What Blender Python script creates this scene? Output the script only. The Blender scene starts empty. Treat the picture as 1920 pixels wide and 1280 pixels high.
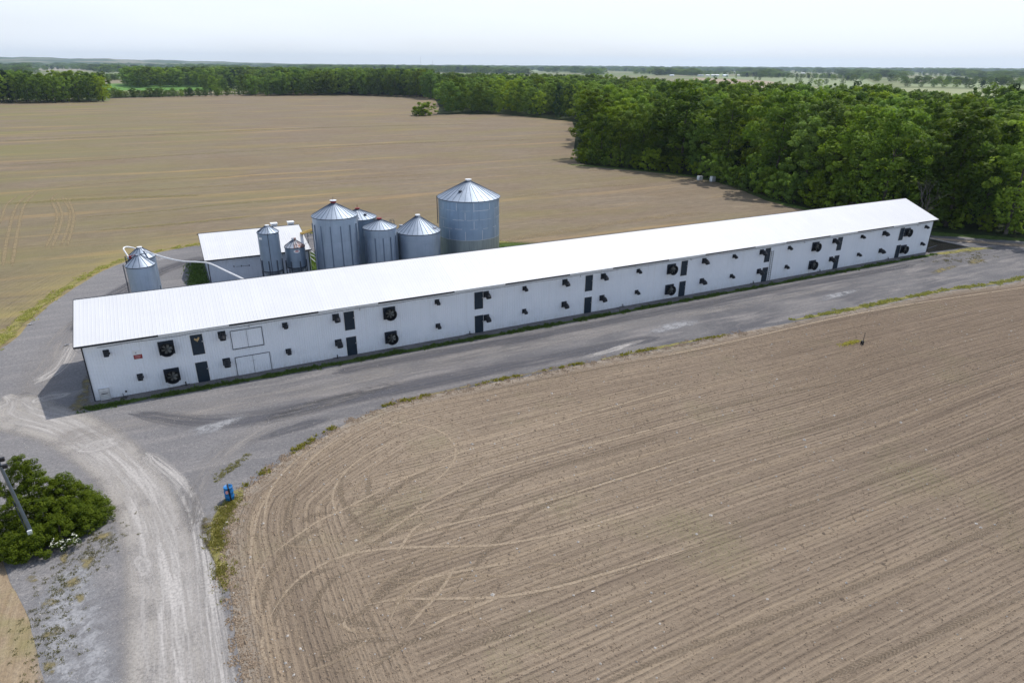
import bpy, math, random
import numpy as np
from mathutils import Matrix, Vector
R = math.radians
rnd = random.Random(7)
rng = np.random.default_rng(11)
S = bpy.context.scene
COL = S.collection

# ---------------------------------------------------------------- camera
PITCH, ROLL, YAW = 0.3948, 0.0063, 0.4719
CX, CY, CZ = 14.7781, -65.6045, 28.7164
FPX = 1237.7
def cam_axes():
    cy, sy = math.cos(YAW), math.sin(YAW)
    fwd = np.array([sy*math.cos(PITCH), cy*math.cos(PITCH), -math.sin(PITCH)])
    right = np.array([cy, -sy, 0.0]); up = np.cross(right, fwd)
    return (right*math.cos(ROLL)+up*math.sin(ROLL), -right*math.sin(ROLL)+up*math.cos(ROLL), fwd)
AX, AY, AF = cam_axes()
CP = np.array([CX, CY, CZ])
cam = bpy.data.cameras.new('camera'); co = bpy.data.objects.new('camera', cam); COL.objects.link(co)
cam.sensor_width = 36; cam.lens = FPX/1920*36; cam.clip_start = 0.5; cam.clip_end = 60000
co.matrix_world = Matrix(((AX[0], AY[0], -AF[0], CX), (AX[1], AY[1], -AF[1], CY), (AX[2], AY[2], -AF[2], CZ), (0, 0, 0, 1)))
S.camera = co

# ---------------------------------------------------------------- light
SUN = Vector((0.54, 0.30, 1.0)).normalized()      # towards the sun, from the barn's own shadow
sun_el = math.asin(SUN.z); sun_az = math.atan2(SUN.x, SUN.y)
W = bpy.data.worlds.new('World'); S.world = W; W.use_nodes = True
wn = W.node_tree; wn.nodes.clear()
sky = wn.nodes.new('ShaderNodeTexSky'); sky.sky_type = 'NISHITA'; sky.sun_disc = False
sky.sun_elevation = sun_el; sky.sun_rotation = sun_az; sky.air_density = 1.0; sky.dust_density = 1.6; sky.ozone_density = 1.2
SKY_STRENGTH = 0.15
tc = wn.nodes.new('ShaderNodeTexCoord'); mp = wn.nodes.new('ShaderNodeMapping'); mp.inputs['Scale'].default_value = (1.0, 1.0, 7.0)
mp.inputs['Rotation'].default_value = (0.04, 0.03, 0.4)
cn = wn.nodes.new('ShaderNodeTexNoise'); cn.inputs['Scale'].default_value = 2.2; cn.inputs['Detail'].default_value = 6; cn.inputs['Roughness'].default_value = .5
cr = wn.nodes.new('ShaderNodeMapRange'); cr.inputs['From Min'].default_value = .3; cr.inputs['From Max'].default_value = .75
cr.inputs['To Min'].default_value = .7; cr.inputs['To Max'].default_value = 1.0
cm = wn.nodes.new('ShaderNodeMix'); cm.data_type = 'RGBA'; cm.inputs[7].default_value = (6.9, 7.35, 8.05, 1)
bg = wn.nodes.new('ShaderNodeBackground'); bg.inputs['Strength'].default_value = SKY_STRENGTH
wo = wn.nodes.new('ShaderNodeOutputWorld')
L = wn.links.new
L(tc.outputs['Generated'], mp.inputs['Vector']); L(mp.outputs[0], cn.inputs['Vector']); L(cn.outputs['Fac'], cr.inputs['Value'])
sz = wn.nodes.new('ShaderNodeSeparateXYZ'); L(tc.outputs['Generated'], sz.inputs[0])
hb = wn.nodes.new('ShaderNodeMapRange'); hb.inputs['From Min'].default_value = .16; hb.inputs['From Max'].default_value = .5; hb.inputs['To Min'].default_value = 1; hb.inputs['To Max'].default_value = .12
L(sz.outputs[2], hb.inputs['Value']); hm_ = wn.nodes.new('ShaderNodeMath'); hm_.operation = 'MULTIPLY'; L(cr.outputs[0], hm_.inputs[0]); L(hb.outputs[0], hm_.inputs[1]); L(hm_.outputs[0], cm.inputs[0]); L(sky.outputs[0], cm.inputs[6]); L(cm.outputs[2], bg.inputs[0]); L(bg.outputs[0], wo.inputs[0])
sl = bpy.data.lights.new('sun', 'SUN'); sl.energy = 3.6; sl.angle = R(0.6); sl.color = (1, .955, .89)
so = bpy.data.objects.new('sun', sl); COL.objects.link(so); so.rotation_euler = SUN.to_track_quat('Z', 'Y').to_euler(); so.location = (0, 0, 200)
S.view_settings.view_transform = 'Standard'; S.view_settings.look = 'None'; S.view_settings.gamma = 1; S.view_settings.exposure = 0.0
S.cycles.max_bounces = 5; S.cycles.diffuse_bounces = 2; S.cycles.glossy_bounces = 2; S.cycles.transmission_bounces = 2
S.cycles.transparent_max_bounces = 16; S.cycles.volume_bounces = 0

# ---------------------------------------------------------------- helpers
def ray(x, y): return AX*(x-960)/FPX - AY*(y-640)/FPX + AF
def gz(x, y, z=0.0):
    d = ray(x, y); t = (z-CP[2])/d[2]; return CP+t*d
def gy(x, y, Y):
    d = ray(x, y); t = (Y-CP[1])/d[1]; return CP+t*d
def at_pts(pts, ox=0, oy=0, s=1): return [tuple(gz(ox+x/s, oy+y/s)[:2]) for x, y in pts]
def tag(o, label=None, cat=None, group=None, kind=None):
    if label: o['label'] = label
    if cat: o['category'] = cat
    if group: o['group'] = group
    if kind: o['kind'] = kind
    return o
def empty(name, loc=(0, 0, 0), rz=0):
    o = bpy.data.objects.new(name, None); COL.objects.link(o); o.location = loc; o.rotation_euler = (0, 0, rz); o.empty_display_size = .2
    return o
class MB:
    def __init__(s): s.v = []; s.f = []; s.sm = []
    def add(s, vs, fs, smooth=False):
        n = len(s.v); s.v += [tuple(v) for v in vs]; s.f += [tuple(i+n for i in f) for f in fs]; s.sm += [smooth]*len(fs); return s
    def box(s, x0, x1, y0, y1, z0, z1):
        return s.add([(x0, y0, z0), (x1, y0, z0), (x1, y1, z0), (x0, y1, z0), (x0, y0, z1), (x1, y0, z1), (x1, y1, z1), (x0, y1, z1)],
                     [(0, 3, 2, 1), (4, 5, 6, 7), (0, 1, 5, 4), (1, 2, 6, 5), (2, 3, 7, 6), (3, 0, 4, 7)])
    def bar(s, a, b, w, h=None):
        h = h or w; a = Vector(a); b = Vector(b); d = (b-a).normalized()
        u = d.cross(Vector((0, 0, 1)));
        if u.length < 1e-3: u = Vector((1, 0, 0))
        u.normalize(); n = u.cross(d)
        vs = [p+u*sx*w/2+n*sz*h/2 for p in (a, b) for sx, sz in ((-1, -1), (1, -1), (1, 1), (-1, 1))]
        return s.add(vs, [(0, 1, 2, 3), (7, 6, 5, 4), (0, 4, 5, 1), (1, 5, 6, 2), (2, 6, 7, 3), (3, 7, 4, 0)])
    def tube(s, pts, r, n=8, cap=True):
        pts = [Vector(p) for p in pts]; rs = r if isinstance(r, (list, tuple)) else [r]*len(pts)
        vs = []; fs = []; prev = None
        for i, p in enumerate(pts):
            d = (pts[min(i+1, len(pts)-1)]-pts[max(i-1, 0)]).normalized()
            if prev is None:
                u = d.cross(Vector((0, 0, 1)))
                if u.length < 1e-3: u = Vector((1, 0, 0))
                u.normalize()
            else: u = (prev-d*prev.dot(d)).normalized()
            prev = u; w = d.cross(u)
            for k in range(n):
                a = 2*math.pi*k/n; vs.append(p+(u*math.cos(a)+w*math.sin(a))*rs[i])
        for i in range(len(pts)-1):
            for k in range(n):
                k2 = (k+1) % n; fs.append((i*n+k, i*n+k2, (i+1)*n+k2, (i+1)*n+k))
        s.add(vs, fs, True)
        if cap:
            m = len(pts)-1
            s.add([vs[k] for k in range(n)], [tuple(reversed(range(n)))]); s.add([vs[m*n+k] for k in range(n)], [tuple(range(n))])
        return s
    def lathe(s, prof, cx=0, cy=0, n=40, smooth=True, axis='z', c=(0, 0, 0)):
        vs = []; fs = []
        for (r, z) in prof:
            for k in range(n):
                a = 2*math.pi*k/n
                if axis == 'z': vs.append((cx+r*math.cos(a), cy+r*math.sin(a), z))
                else: vs.append((c[0]+r*math.cos(a), c[1]+z, c[2]+r*math.sin(a)))
        for i in range(len(prof)-1):
            for k in range(n):
                k2 = (k+1) % n
                q = (i*n+k, i*n+k2, (i+1)*n+k2, (i+1)*n+k)
                fs.append(q if axis == 'z' else tuple(reversed(q)))
        return s.add(vs, fs, smooth)
    def build(s, name, mat, parent=None, loc=None):
        me = bpy.data.meshes.new(name); me.from_pydata(s.v, [], s.f)
        me.polygons.foreach_set('use_smooth', s.sm); me.materials.append(mat); me.update()
        o = bpy.data.objects.new(name, me); COL.objects.link(o)
        if parent: o.parent = parent
        if loc: o.location = loc
        return o
def np_mesh(name, V, F, mat, parent=None, smooth=False, uvs=None, fattr=None):
    """quads or tris as arrays; uvs: {name: per-vertex (n,2)}"""
    me = bpy.data.meshes.new(name); k = F.shape[1]
    me.vertices.add(len(V)); me.vertices.foreach_set('co', np.asarray(V, np.float32).ravel())
    me.loops.add(F.size); me.loops.foreach_set('vertex_index', F.astype(np.int32).ravel())
    me.polygons.add(len(F)); me.polygons.foreach_set('loop_start', np.arange(0, F.size, k, dtype=np.int32))
    me.update(calc_edges=True)
    me.polygons.foreach_set('use_smooth', np.full(len(F), smooth))
    if uvs:
        for n, a in uvs.items():
            l = me.uv_layers.new(name=n); l.data.foreach_set('uv', a[F.ravel()].astype(np.float32).ravel())
    if fattr:
        for n, a in fattr.items():
            at = me.attributes.new(n, 'FLOAT', 'FACE'); at.data.foreach_set('value', a.astype(np.float32))
    me.materials.append(mat); me.update()
    o = bpy.data.objects.new(name, me); COL.objects.link(o)
    if parent: o.parent = parent
    return o

# ---------------------------------------------------------------- material helpers
class NT:
    def __init__(s, name):
        s.m = bpy.data.materials.new(name); s.m.use_nodes = True; s.t = s.m.node_tree; s.t.nodes.clear()
        s.out = s.t.nodes.new('ShaderNodeOutputMaterial')
    def n(s, typ, ins=None, **kw):
        nd = s.t.nodes.new('ShaderNode'+typ)
        for k, v in kw.items(): setattr(nd, k, v)
        for k, v in (ins or {}).items():
            sock = nd.inputs[k]
            if isinstance(v, bpy.types.NodeSocket): s.t.links.new(v, sock)
            elif isinstance(v, bpy.types.Node): s.t.links.new(v.outputs[0], sock)
            else: sock.default_value = v
        return nd
    def math(s, op, a, b=0.0, c=None, clamp=False):
        d = {0: a, 1: b}
        if c is not None: d[2] = c
        return s.n('Math', d, operation=op, use_clamp=clamp).outputs[0]
    def mix(s, f, a, b, mode='MIX'):
        return s.n('Mix', {0: f, 6: a, 7: b}, data_type='RGBA', blend_type=mode, clamp_factor=True).outputs[2]
    def noise(s, vec, scale, detail=4, rough=.5, dist=0):
        return s.n('TexNoise', {'Vector': vec, 'Scale': scale, 'Detail': detail, 'Roughness': rough, 'Distortion': dist}).outputs['Fac']
    def rng(s, v, a, b, c=0.0, d=1.0, smooth=False):
        return s.n('MapRange', {'Value': v, 'From Min': a, 'From Max': b, 'To Min': c, 'To Max': d}, interpolation_type='SMOOTHSTEP' if smooth else 'LINEAR').outputs[0]
    def ramp(s, v, stops):
        nd = s.n('ValToRGB', {0: v}); el = nd.color_ramp.elements
        while len(el) < len(stops): el.new(.5)
        for e, (p, c) in zip(el, stops): e.position = p; e.color = (*c, 1) if len(c) == 3 else c
        return nd.outputs[0]
    def scaled(s, vec, sc):
        return s.n('VectorMath', {0: vec, 1: sc}, operation='MULTIPLY').outputs[0]
    def pos(s): return s.n('NewGeometry').outputs['Position']
    def sep(s, v): return s.n('SeparateXYZ', {0: v})
    def comb(s, x, y, z=0.0): return s.n('CombineXYZ', {0: x, 1: y, 2: z}).outputs[0]
    def bump(s, h, strength=.5, dist=.05, normal=None):
        d = {'Height': h, 'Strength': strength, 'Distance': dist}
        if normal: d['Normal'] = normal
        return s.n('Bump', d).outputs[0]
    def pbr(s, color, rough=.8, metal=0.0, normal=None, spec=.3, alpha=None):
        d = {'Base Color': color, 'Roughness': rough, 'Metallic': metal, 'Specular IOR Level': spec}
        if normal: d['Normal'] = normal
        b = s.n('BsdfPrincipled', d).outputs[0]
        if alpha is not None:
            tr = s.n('BsdfTransparent').outputs[0]; b = s.n('MixShader', {0: alpha, 1: tr, 2: b}).outputs[0]
        s.t.links.new(b, s.out.inputs[0]); return s.m
def c4(c): return (*c, 1.0)

def plain(name, col, rough=.6, metal=0.0, var=.12, scale=3.0, spec=.4):
    t = NT(name); p = t.pos(); f = t.noise(p, scale, 5, .6)
    c = t.mix(t.rng(f, .3, .7), c4([x*(1-var) for x in col]), c4([min(1, x*(1+var)) for x in col]))
    return t.pbr(c, rough, metal, spec=spec)

M = {}
M['white_roof'] = None
def mk_white_roof():
    t = NT('white_roof'); p = t.pos(); f = t.noise(p, .25, 4, .6); g = t.noise(t.scaled(p, (1.6, .15, .15)), 1.0, 3)
    c = t.mix(t.rng(f, .35, .7), (.655, .665, .68, 1), (.70, .71, .72, 1)); sh = t.noise(t.comb(t.math('FLOOR', t.math('MULTIPLY', t.sep(p).outputs[0], 1/.915)), 0.0), 3.3, 0); c = t.mix(t.rng(sh, .35, .65, 0, .3), c, (.62, .63, .65, 1)); lap = t.math('GREATER_THAN', t.math('COSINE', t.math('MULTIPLY', t.sep(p).outputs[0], 2*math.pi/.915)), .985); c = t.mix(t.math('MULTIPLY', lap, .15), c, (.45, .46, .48, 1)); c = t.mix(t.rng(g, .55, .75, 0, .25), c, (.70, .71, .72, 1))
    return t.pbr(c, .5, 0, spec=.3)
M['white_roof'] = mk_white_roof()
def mk_wall(name, a, b, dirt):
    t = NT(name); p = t.pos(); f = t.noise(p, .5, 4, .6); z = t.sep(p).outputs[2]
    c = t.mix(t.rng(f, .3, .7), c4(a), c4(b))
    low = t.math('MULTIPLY', t.rng(z, .9, 0.0), t.rng(t.noise(t.scaled(p, (3, 1, 1)), 1.4, 5, .7), .4, .7))
    c = t.mix(t.math('MULTIPLY', low, .55), c, c4(dirt))
    st = t.noise(t.scaled(p, (6, 1, .12)), 1.0, 3, .6)
    c = t.mix(t.rng(st, .54, .8, 0, .22), c, c4(dirt))
    return t.pbr(c, .5, 0, spec=.4)
M['white_wall'] = mk_wall('white_wall', (.74, .79, .86), (.80, .84, .90), (.44, .42, .38))
M['shed_wall'] = mk_wall('shed_wall', (.50, .57, .67), (.57, .63, .72), (.33, .33, .32))
M['trim_dark'] = plain('dark_trim', (.012, .016, .024), .5)
M['trim_white'] = plain('white_trim', (.74, .76, .78), .5)
M['door'] = plain('door_navy', (.010, .024, .042), .45, var=.2)
M['black'] = plain('black_plastic', (.010, .012, .016), .5, var=.25)
M['housing'] = plain('fan_housing', (.014, .022, .036), .5, var=.25)
M['blade'] = plain('fan_blade', (.13, .14, .14), .4, .3)
M['blade_dark'] = plain('fan_guard', (.03, .035, .04), .5, .3)
M['steel'] = plain('bright_steel', (.55, .57, .60), .35, .8)
M['stiff'] = plain('stiffener_steel', (.13, .18, .25), .45, .5)
M['pole'] = plain('galvanised_pole', (.15, .19, .23), .4, .6)
M['steel_dark'] = plain('dark_steel', (.05, .065, .09), .5, .4)
M['red'] = plain('red_paint', (.22, .018, .022), .5)
M['yellow'] = plain('yellow_paint', (.60, .36, .04), .5)
M['blue'] = plain('blue_barrel', (.010, .155, .42), .4, var=.08)
M['pink'] = plain('faded_pink', (.62, .30, .30), .6)
M['tan'] = plain('tan_paint', (.50, .36, .18), .7, var=.3, scale=9)
M['pvc'] = plain('white_pvc', (.80, .80, .80), .35)
M['wood'] = plain('weathered_wood', (.10, .085, .07), .9)
M['bark'] = plain('tree_bark', (.085, .075, .062), .95, var=.3, scale=2)
M['deadbark'] = plain('dead_bark', (.10, .092, .082), .95, var=.25, scale=2)  # bark colour darkened: the shade inside the wood is painted into it
M['tank'] = plain('tank_white', (.62, .66, .68), .5)
M['concrete'] = plain('concrete', (.34, .33, .31), .85)

def mk_galv(name, c1, c2, ring=.105, metal=.55, rough=.42, lower=None, zsplit=0, stain=.35):
    t = NT(name); tc_ = t.n('TexCoord').outputs['Object']; s_ = t.sep(tc_); z = s_.outputs[2]
    w = t.math('SINE', t.math('MULTIPLY', z, 2*math.pi/ring))
    f = t.noise(tc_, .7, 5, .6); st = t.noise(t.scaled(tc_, (2.6, 2.6, .18)), 1, 5, .65)
    sheet = t.noise(t.comb(0.0, 0.0, t.math('FLOOR', t.math('MULTIPLY', z, 1/.82))), 3.7, 1)
    c = t.mix(t.rng(f, .3, .7), c4(c1), c4(c2))
    c = t.mix(t.rng(sheet, .3, .7, 0, .3), c, c4([x*.72 for x in c1]))
    c = t.mix(t.rng(st, .52, .75, 0, stain), c, c4([x*.5 for x in c1]))
    if lower:
        c = t.mix(t.rng(z, zsplit+.02, zsplit-.02), c, t.mix(t.rng(st, .35, .65), c4(lower), c4([x*.72 for x in lower])))
    return t.pbr(c, t.rng(f, .3, .7, rough-.08, rough+.12), metal, t.bump(w, .55, .012), spec=.5)
M['galv'] = mk_galv('galvanised_wall', (.29, .37, .47), (.37, .45, .56), metal=.6, rough=.36)
M['galv_big'] = mk_galv('galvanised_wall_patched', (.24, .34, .47), (.30, .41, .54), lower=(.30, .36, .37), zsplit=4.55)
M['galv_dark'] = mk_galv('galvanised_wall_dull', (.21, .28, .37), (.28, .36, .46), metal=.6, rough=.36)
def mk_galv_roof(name, a, b):
    t = NT(name); tc_ = t.n('TexCoord').outputs['Object']; f = t.noise(tc_, 1.1, 5, .6)
    return t.pbr(t.mix(t.rng(f, .3, .7), c4(a), c4(b)), .55, .45, spec=.4)
M['galv_roof'] = mk_galv_roof('galvanised_roof', (.28, .34, .42), (.37, .43, .51)); M['seam'] = plain('roof_seam', (.12, .15, .20), .5, .5)
def mk_rust():
    t = NT('rusty_roof'); tc_ = t.n('TexCoord').outputs['Object']; s_ = t.sep(tc_)
    an = t.math('ARCTAN2', s_.outputs[1], s_.outputs[0]); seg = t.math('FLOOR', t.math('MULTIPLY', an, 14/(2*math.pi)))
    r1 = t.noise(t.comb(seg, 0.3, 0.0), 5.3, 0); f = t.noise(tc_, 2.5, 6, .7)
    k = t.math('ADD', t.rng(r1, .42, .55, 0, .8), t.rng(f, .45, .7, -.2, .5), clamp=True)
    return t.pbr(t.mix(k, (.40, .44, .50, 1), (.20, .085, .055, 1)), .6, .3)
M['rust'] = mk_rust()

def mk_leaf(name, dark, light, hue=.5, trans=.28, dry=None):
    t = NT(name); oi = t.n('ObjectInfo').outputs['Random']; at = t.n('Attribute', attribute_name='tint').outputs['Fac']
    k = t.math('ADD', t.math('MULTIPLY', oi, .55), t.math('MULTIPLY', at, .45))
    c = t.mix(k, c4(dark), c4(light))
    r2 = t.math('FRACT', t.math('MULTIPLY', oi, 7.31))
    c = t.n('HueSaturation', {'Hue': t.rng(r2, 0, 1, .485, .515), 'Saturation': t.rng(r2, 0, 1, 1.08, .86), 'Value': t.rng(t.math('FRACT', t.math('MULTIPLY', oi, 3.77)), 0, 1, .62, 1.4), 'Color': c}).outputs[0]
    d = t.n('BsdfPrincipled', {'Base Color': c, 'Roughness': .6, 'Specular IOR Level': .06}).outputs[0]
    tr = t.n('BsdfTranslucent', {'Color': t.mix(1.0, c, (1.25, 1.3, .6, 1), 'MULTIPLY')}).outputs[0]
    t.t.links.new(t.n('MixShader', {0: trans, 1: d, 2: tr}).outputs[0], t.out.inputs[0]); return t.m
M['leaf'] = mk_leaf('broadleaf_foliage', (.050, .108, .013), (.215, .315, .038), trans=.40)
M['leaf_fresh'] = mk_leaf('fresh_foliage', (.080, .150, .015), (.285, .385, .042), trans=.40)
M['leaf_dark'] = mk_leaf('dark_foliage', (.020, .052, .020), (.045, .090, .030))
M['cedar'] = mk_leaf('cedar_foliage', (.016, .042, .008), (.105, .150, .020), trans=.15)
M['grassblade'] = mk_leaf('grass_blades', (.20, .21, .05), (.46, .42, .14), trans=.3)
M['greenblade'] = mk_leaf('green_blades', (.05, .10, .018), (.14, .20, .04), trans=.25)
M['dryblade'] = mk_leaf('dry_blades', (.20, .17, .08), (.30, .26, .12), trans=.2)
M['weedblade'] = mk_leaf('weed_blades', (.13, .125, .05), (.27, .24, .11), trans=.2)
M['flower'] = plain('white_flowers', (.75, .76, .66), .7)
M['dirtclod'] = plain('soil_clod', (.27, .205, .145), .95, var=.3, scale=8)
M['stone'] = plain('pale_stone', (.46, .43, .39), .9, var=.2, scale=6)

# ---- ground materials
def mk_base():
    t = NT('farmland'); p = t.pos()
    v = t.n('TexVoronoi', {'Vector': t.scaled(p, (1/420, 1/260, 0)), 'Scale': 1.0, 'Randomness': .75})
    cell = t.sep(v.outputs['Color']).outputs[0]
    c = t.ramp(cell, [(0, (.16, .19, .085)), (.3, (.22, .24, .12)), (.5, (.12, .17, .06)), (.7, (.27, .23, .16)), (1, (.19, .21, .10))])
    f = t.noise(p, .01, 5, .6); c = t.mix(t.rng(f, .35, .7, 0, .5), c, (.13, .16, .075, 1))
    return t.pbr(c, .95, spec=.1)
M['farmland'] = mk_base()
def mk_floor():
    t = NT('forest_floor'); p = t.pos(); f = t.noise(p, .6, 6, .65)
    c = t.ramp(f, [(.3, (.018, .022, .010)), (.55, (.03, .045, .014)), (.75, (.06, .055, .03))])
    return t.pbr(c, .95, normal=t.bump(f, .6, .2), spec=.1)
M['forest_floor'] = mk_floor()
def mk_field(back=False):
    t = NT('tilled_back_field' if back else 'tilled_front_field'); p = t.pos(); sp = t.sep(p); x, y = sp.outputs[0], sp.outputs[1]
    uv = t.n('UVMap', uv_map='edge').outputs[0]; su = t.sep(uv); al, di = su.outputs[0], su.outputs[1]
    wx = t.math('MULTIPLY', t.math('SUBTRACT', t.noise(t.scaled(p, (.02, .02, 0)), 1, 2), .5), 3.0 if not back else 5.0)
    yy = t.math('ADD', y, wx)
    # straight rows
    rA = t.noise(t.comb(t.math('MULTIPLY', x, .07), t.math('MULTIPLY', yy, 4.2)), 1, 5, .62)
    rB = t.noise(t.comb(t.math('MULTIPLY', al, .07), t.math('MULTIPLY', di, 4.2)), 1, 5, .62)
    lA = t.noise(t.comb(t.math('MULTIPLY', x, .012), t.math('MULTIPLY', yy, .9)), 1, 3, .55)
    lB = t.noise(t.comb(t.math('MULTIPLY', al, .012), t.math('MULTIPLY', di, .9)), 1, 3, .55)
    hd = 15.0 if back else 7.5
    k = t.rng(t.math('ADD', di, t.math('MULTIPLY', t.math('SUBTRACT', t.noise(p, .12, 2), .5), 5.0)), hd-1.5, hd+1.5, smooth=True)
    row = t.mix(k, rB, rA); lng = t.mix(k, lB, lA)
    row = t.n('RGBToBW', {0: row}).outputs[0]; lng = t.n('RGBToBW', {0: lng}).outputs[0]
    cl = t.noise(p, 5.5, 6, .72); cl2 = t.noise(p, 1.3, 5, .65); big = t.noise(p, .045, 4, .55); mid = t.noise(t.scaled(p, (.4, 1.2, 1)), .25, 4, .6)
    if back: base = t.mix(t.rng(big, .35, .68), (.235, .182, .122, 1), (.255, .208, .150, 1))
    else: base = t.mix(t.rng(big, .35, .68), (.315, .247, .178, 1), (.360, .288, .214, 1))
    per = 2*math.pi/(.38 if not back else .76); jit = t.math('MULTIPLY', t.noise(p, .35, 3), 3.0)
    f1 = t.math('SINE', t.math('ADD', t.math('MULTIPLY', yy, per), jit)); f2 = t.math('SINE', t.math('ADD', t.math('MULTIPLY', di, per), jit))
    fur = t.math('ADD', t.math('MULTIPLY', f1, k), t.math('MULTIPLY', f2, t.math('SUBTRACT', 1.0, k)))
    fmask = t.math('MULTIPLY', t.rng(fur, .1, .9), t.rng(t.noise(t.scaled(p, (1.2, 1.2, 1)), 1.2, 5, .75), .40, .60))
    c = t.mix(t.rng(row, .36, .60, .5 if not back else .28, 0), base, (.105, .080, .060, 1))
    c = t.mix(t.math('MULTIPLY', fmask, .30 if not back else .25), c, (.085, .065, .050, 1))
    c = t.mix(t.rng(lng, .56, .64, 0, .3 if not back else .15), c, (.40, .315, .22, 1))
    c = t.mix(t.rng(lng, .45, .36, 0, .34 if not back else .15), c, (.15, .115, .088, 1))
    c = t.mix(t.rng(cl, .40, .62, .14, 0), c, (.11, .085, .065, 1))
    c = t.mix(t.rng(cl, .62, .76, 0, .28), c, (.44, .36, .265, 1))
    c = t.mix(t.rng(cl2, .5, .72, 0, .18), c, (.17, .13, .10, 1))
    if back:
        pa = t.noise(t.comb(t.math('MULTIPLY', x, .05), t.math('MULTIPLY', yy, .22)), 1, 6, .68); gr = t.noise(t.scaled(p, (.35, .9, 1)), 1, 6, .75)
        c = t.mix(t.rng(pa, .42, .30, 0, .55), c, (.150, .118, .086, 1)); c = t.mix(t.rng(pa, .55, .70, 0, .40), c, (.31, .255, .175, 1))
        c = t.mix(t.rng(gr, .36, .52, .42, 0), c, (.125, .100, .066, 1)); c = t.mix(t.rng(gr, .56, .70, 0, .40), c, (.34, .275, .185, 1))
        ol = t.math('MULTIPLY', t.rng(x, 60, -40), t.rng(t.noise(t.scaled(p, (.01, .03, 0)), 1, 3), .38, .62)); c = t.mix(t.math('MULTIPLY', ol, .75), c, (.195, .185, .080, 1))
        # young green haze and straw coloured bands
        g = t.noise(t.comb(t.math('MULTIPLY', x, .02), t.math('MULTIPLY', yy, .055)), 1, 4, .6)
        c = t.mix(t.math('MULTIPLY', t.rng(g, .47, .68), t.rng(cl, .35, .6, .15, .62)), c, (.225, .20, .075, 1))
        g2 = t.noise(t.comb(t.math('MULTIPLY', x, .011), t.math('MULTIPLY', yy, .16)), 1, 4, .55)
        c = t.mix(t.math('MULTIPLY', t.rng(g2, .55, .72), t.rng(mid, .3, .6, .2, .75)), c, (.40, .275, .12, 1))
        e = t.math('MULTIPLY', t.rng(di, 12.0, 0.0), t.rng(mid, .35, .62))
        c = t.mix(t.math('MULTIPLY', e, .75), c, (.33, .27, .105, 1))
    else:
        g = t.noise(p, .09, 5, .6)
        c = t.mix(t.math('MULTIPLY', t.rng(g, .56, .70), t.rng(cl, .42, .6, 0, .5)), c, (.20, .20, .085, 1))
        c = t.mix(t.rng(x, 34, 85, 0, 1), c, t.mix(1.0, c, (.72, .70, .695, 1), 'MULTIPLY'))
        e = t.math('MULTIPLY', t.rng(di, 1.5, 0.0), t.rng(cl2, .35, .6))
        c = t.mix(t.math('MULTIPLY', e, .8), c, (.36, .32, .27, 1))
    h = t.math('SUBTRACT', t.math('ADD', t.math('MULTIPLY', row, 1.0), t.math('ADD', t.math('MULTIPLY', cl, .9), t.math('MULTIPLY', lng, .5))), t.math('MULTIPLY', fmask, .5))
    return t.pbr(c, .95, normal=t.bump(h, .9, .14 if not back else .10), spec=.12)
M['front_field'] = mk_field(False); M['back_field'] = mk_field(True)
def mk_left_field():
    t = NT('left_field_soil'); p = t.pos(); cl = t.noise(p, 5, 6, .7); f = t.noise(t.scaled(p, (3.5, .35, 1)), 1, 4, .6); b = t.noise(p, .4, 4)
    c = t.mix(t.rng(f, .35, .65), (.30, .225, .145, 1), (.38, .30, .205, 1)); c = t.mix(t.rng(cl, .4, .62, .4, 0), c, (.14, .11, .08, 1))
    c = t.mix(t.rng(b, .48, .66, 0, .6), c, (.24, .22, .10, 1))
    return t.pbr(c, .95, normal=t.bump(t.math('ADD', cl, f), .8, .1), spec=.1)
M['left_field'] = mk_left_field()
def mk_gravel():
    t = NT('gravel'); p = t.pos(); sp = t.sep(p); x, y = sp.outputs[0], sp.outputs[1]
    uv = t.n('UVMap', uv_map='edge').outputs[0]; di = t.sep(uv).outputs[1]
    fine = t.noise(p, 9, 6, .8); med = t.noise(p, 1.1, 6, .65, .3); big = t.noise(p, .10, 5, .6, .6)
    st = t.noise(t.comb(t.math('MULTIPLY', x, .10), t.math('MULTIPLY', y, .75)), 1, 6, .62, .5)
    c = t.mix(t.rng(big, .36, .62), (.112, .110, .115, 1), (.190, .184, .182, 1))
    c = t.mix(t.rng(st, .48, .66, 0, .75), c, (.325, .30, .28, 1))
    c = t.mix(t.rng(st, .44, .34, 0, .45), c, (.105, .105, .118, 1))
    c = t.mix(t.rng(med, .54, .72, 0, .35), c, (.29, .262, .235, 1))
    c = t.mix(t.rng(x, 30, 8, 0, .5), c, (.35, .34, .335, 1)); grn = t.noise(p, 3.6, 5, .8)
    c = t.mix(t.rng(grn, .38, .56, .45, 0), c, (.085, .083, .090, 1)); c = t.mix(t.rng(grn, .58, .72, 0, .40), c, (.38, .365, .35, 1))
    c = t.mix(t.rng(fine, .40, .58, .50, 0), c, (.075, .075, .085, 1))
    c = t.mix(t.rng(fine, .60, .74, 0, .65), c, (.52, .51, .51, 1))
    return t.pbr(c, .92, normal=t.bump(t.math('ADD', fine, med), .7, .06), spec=.2)
M['gravel'] = mk_gravel()
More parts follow.
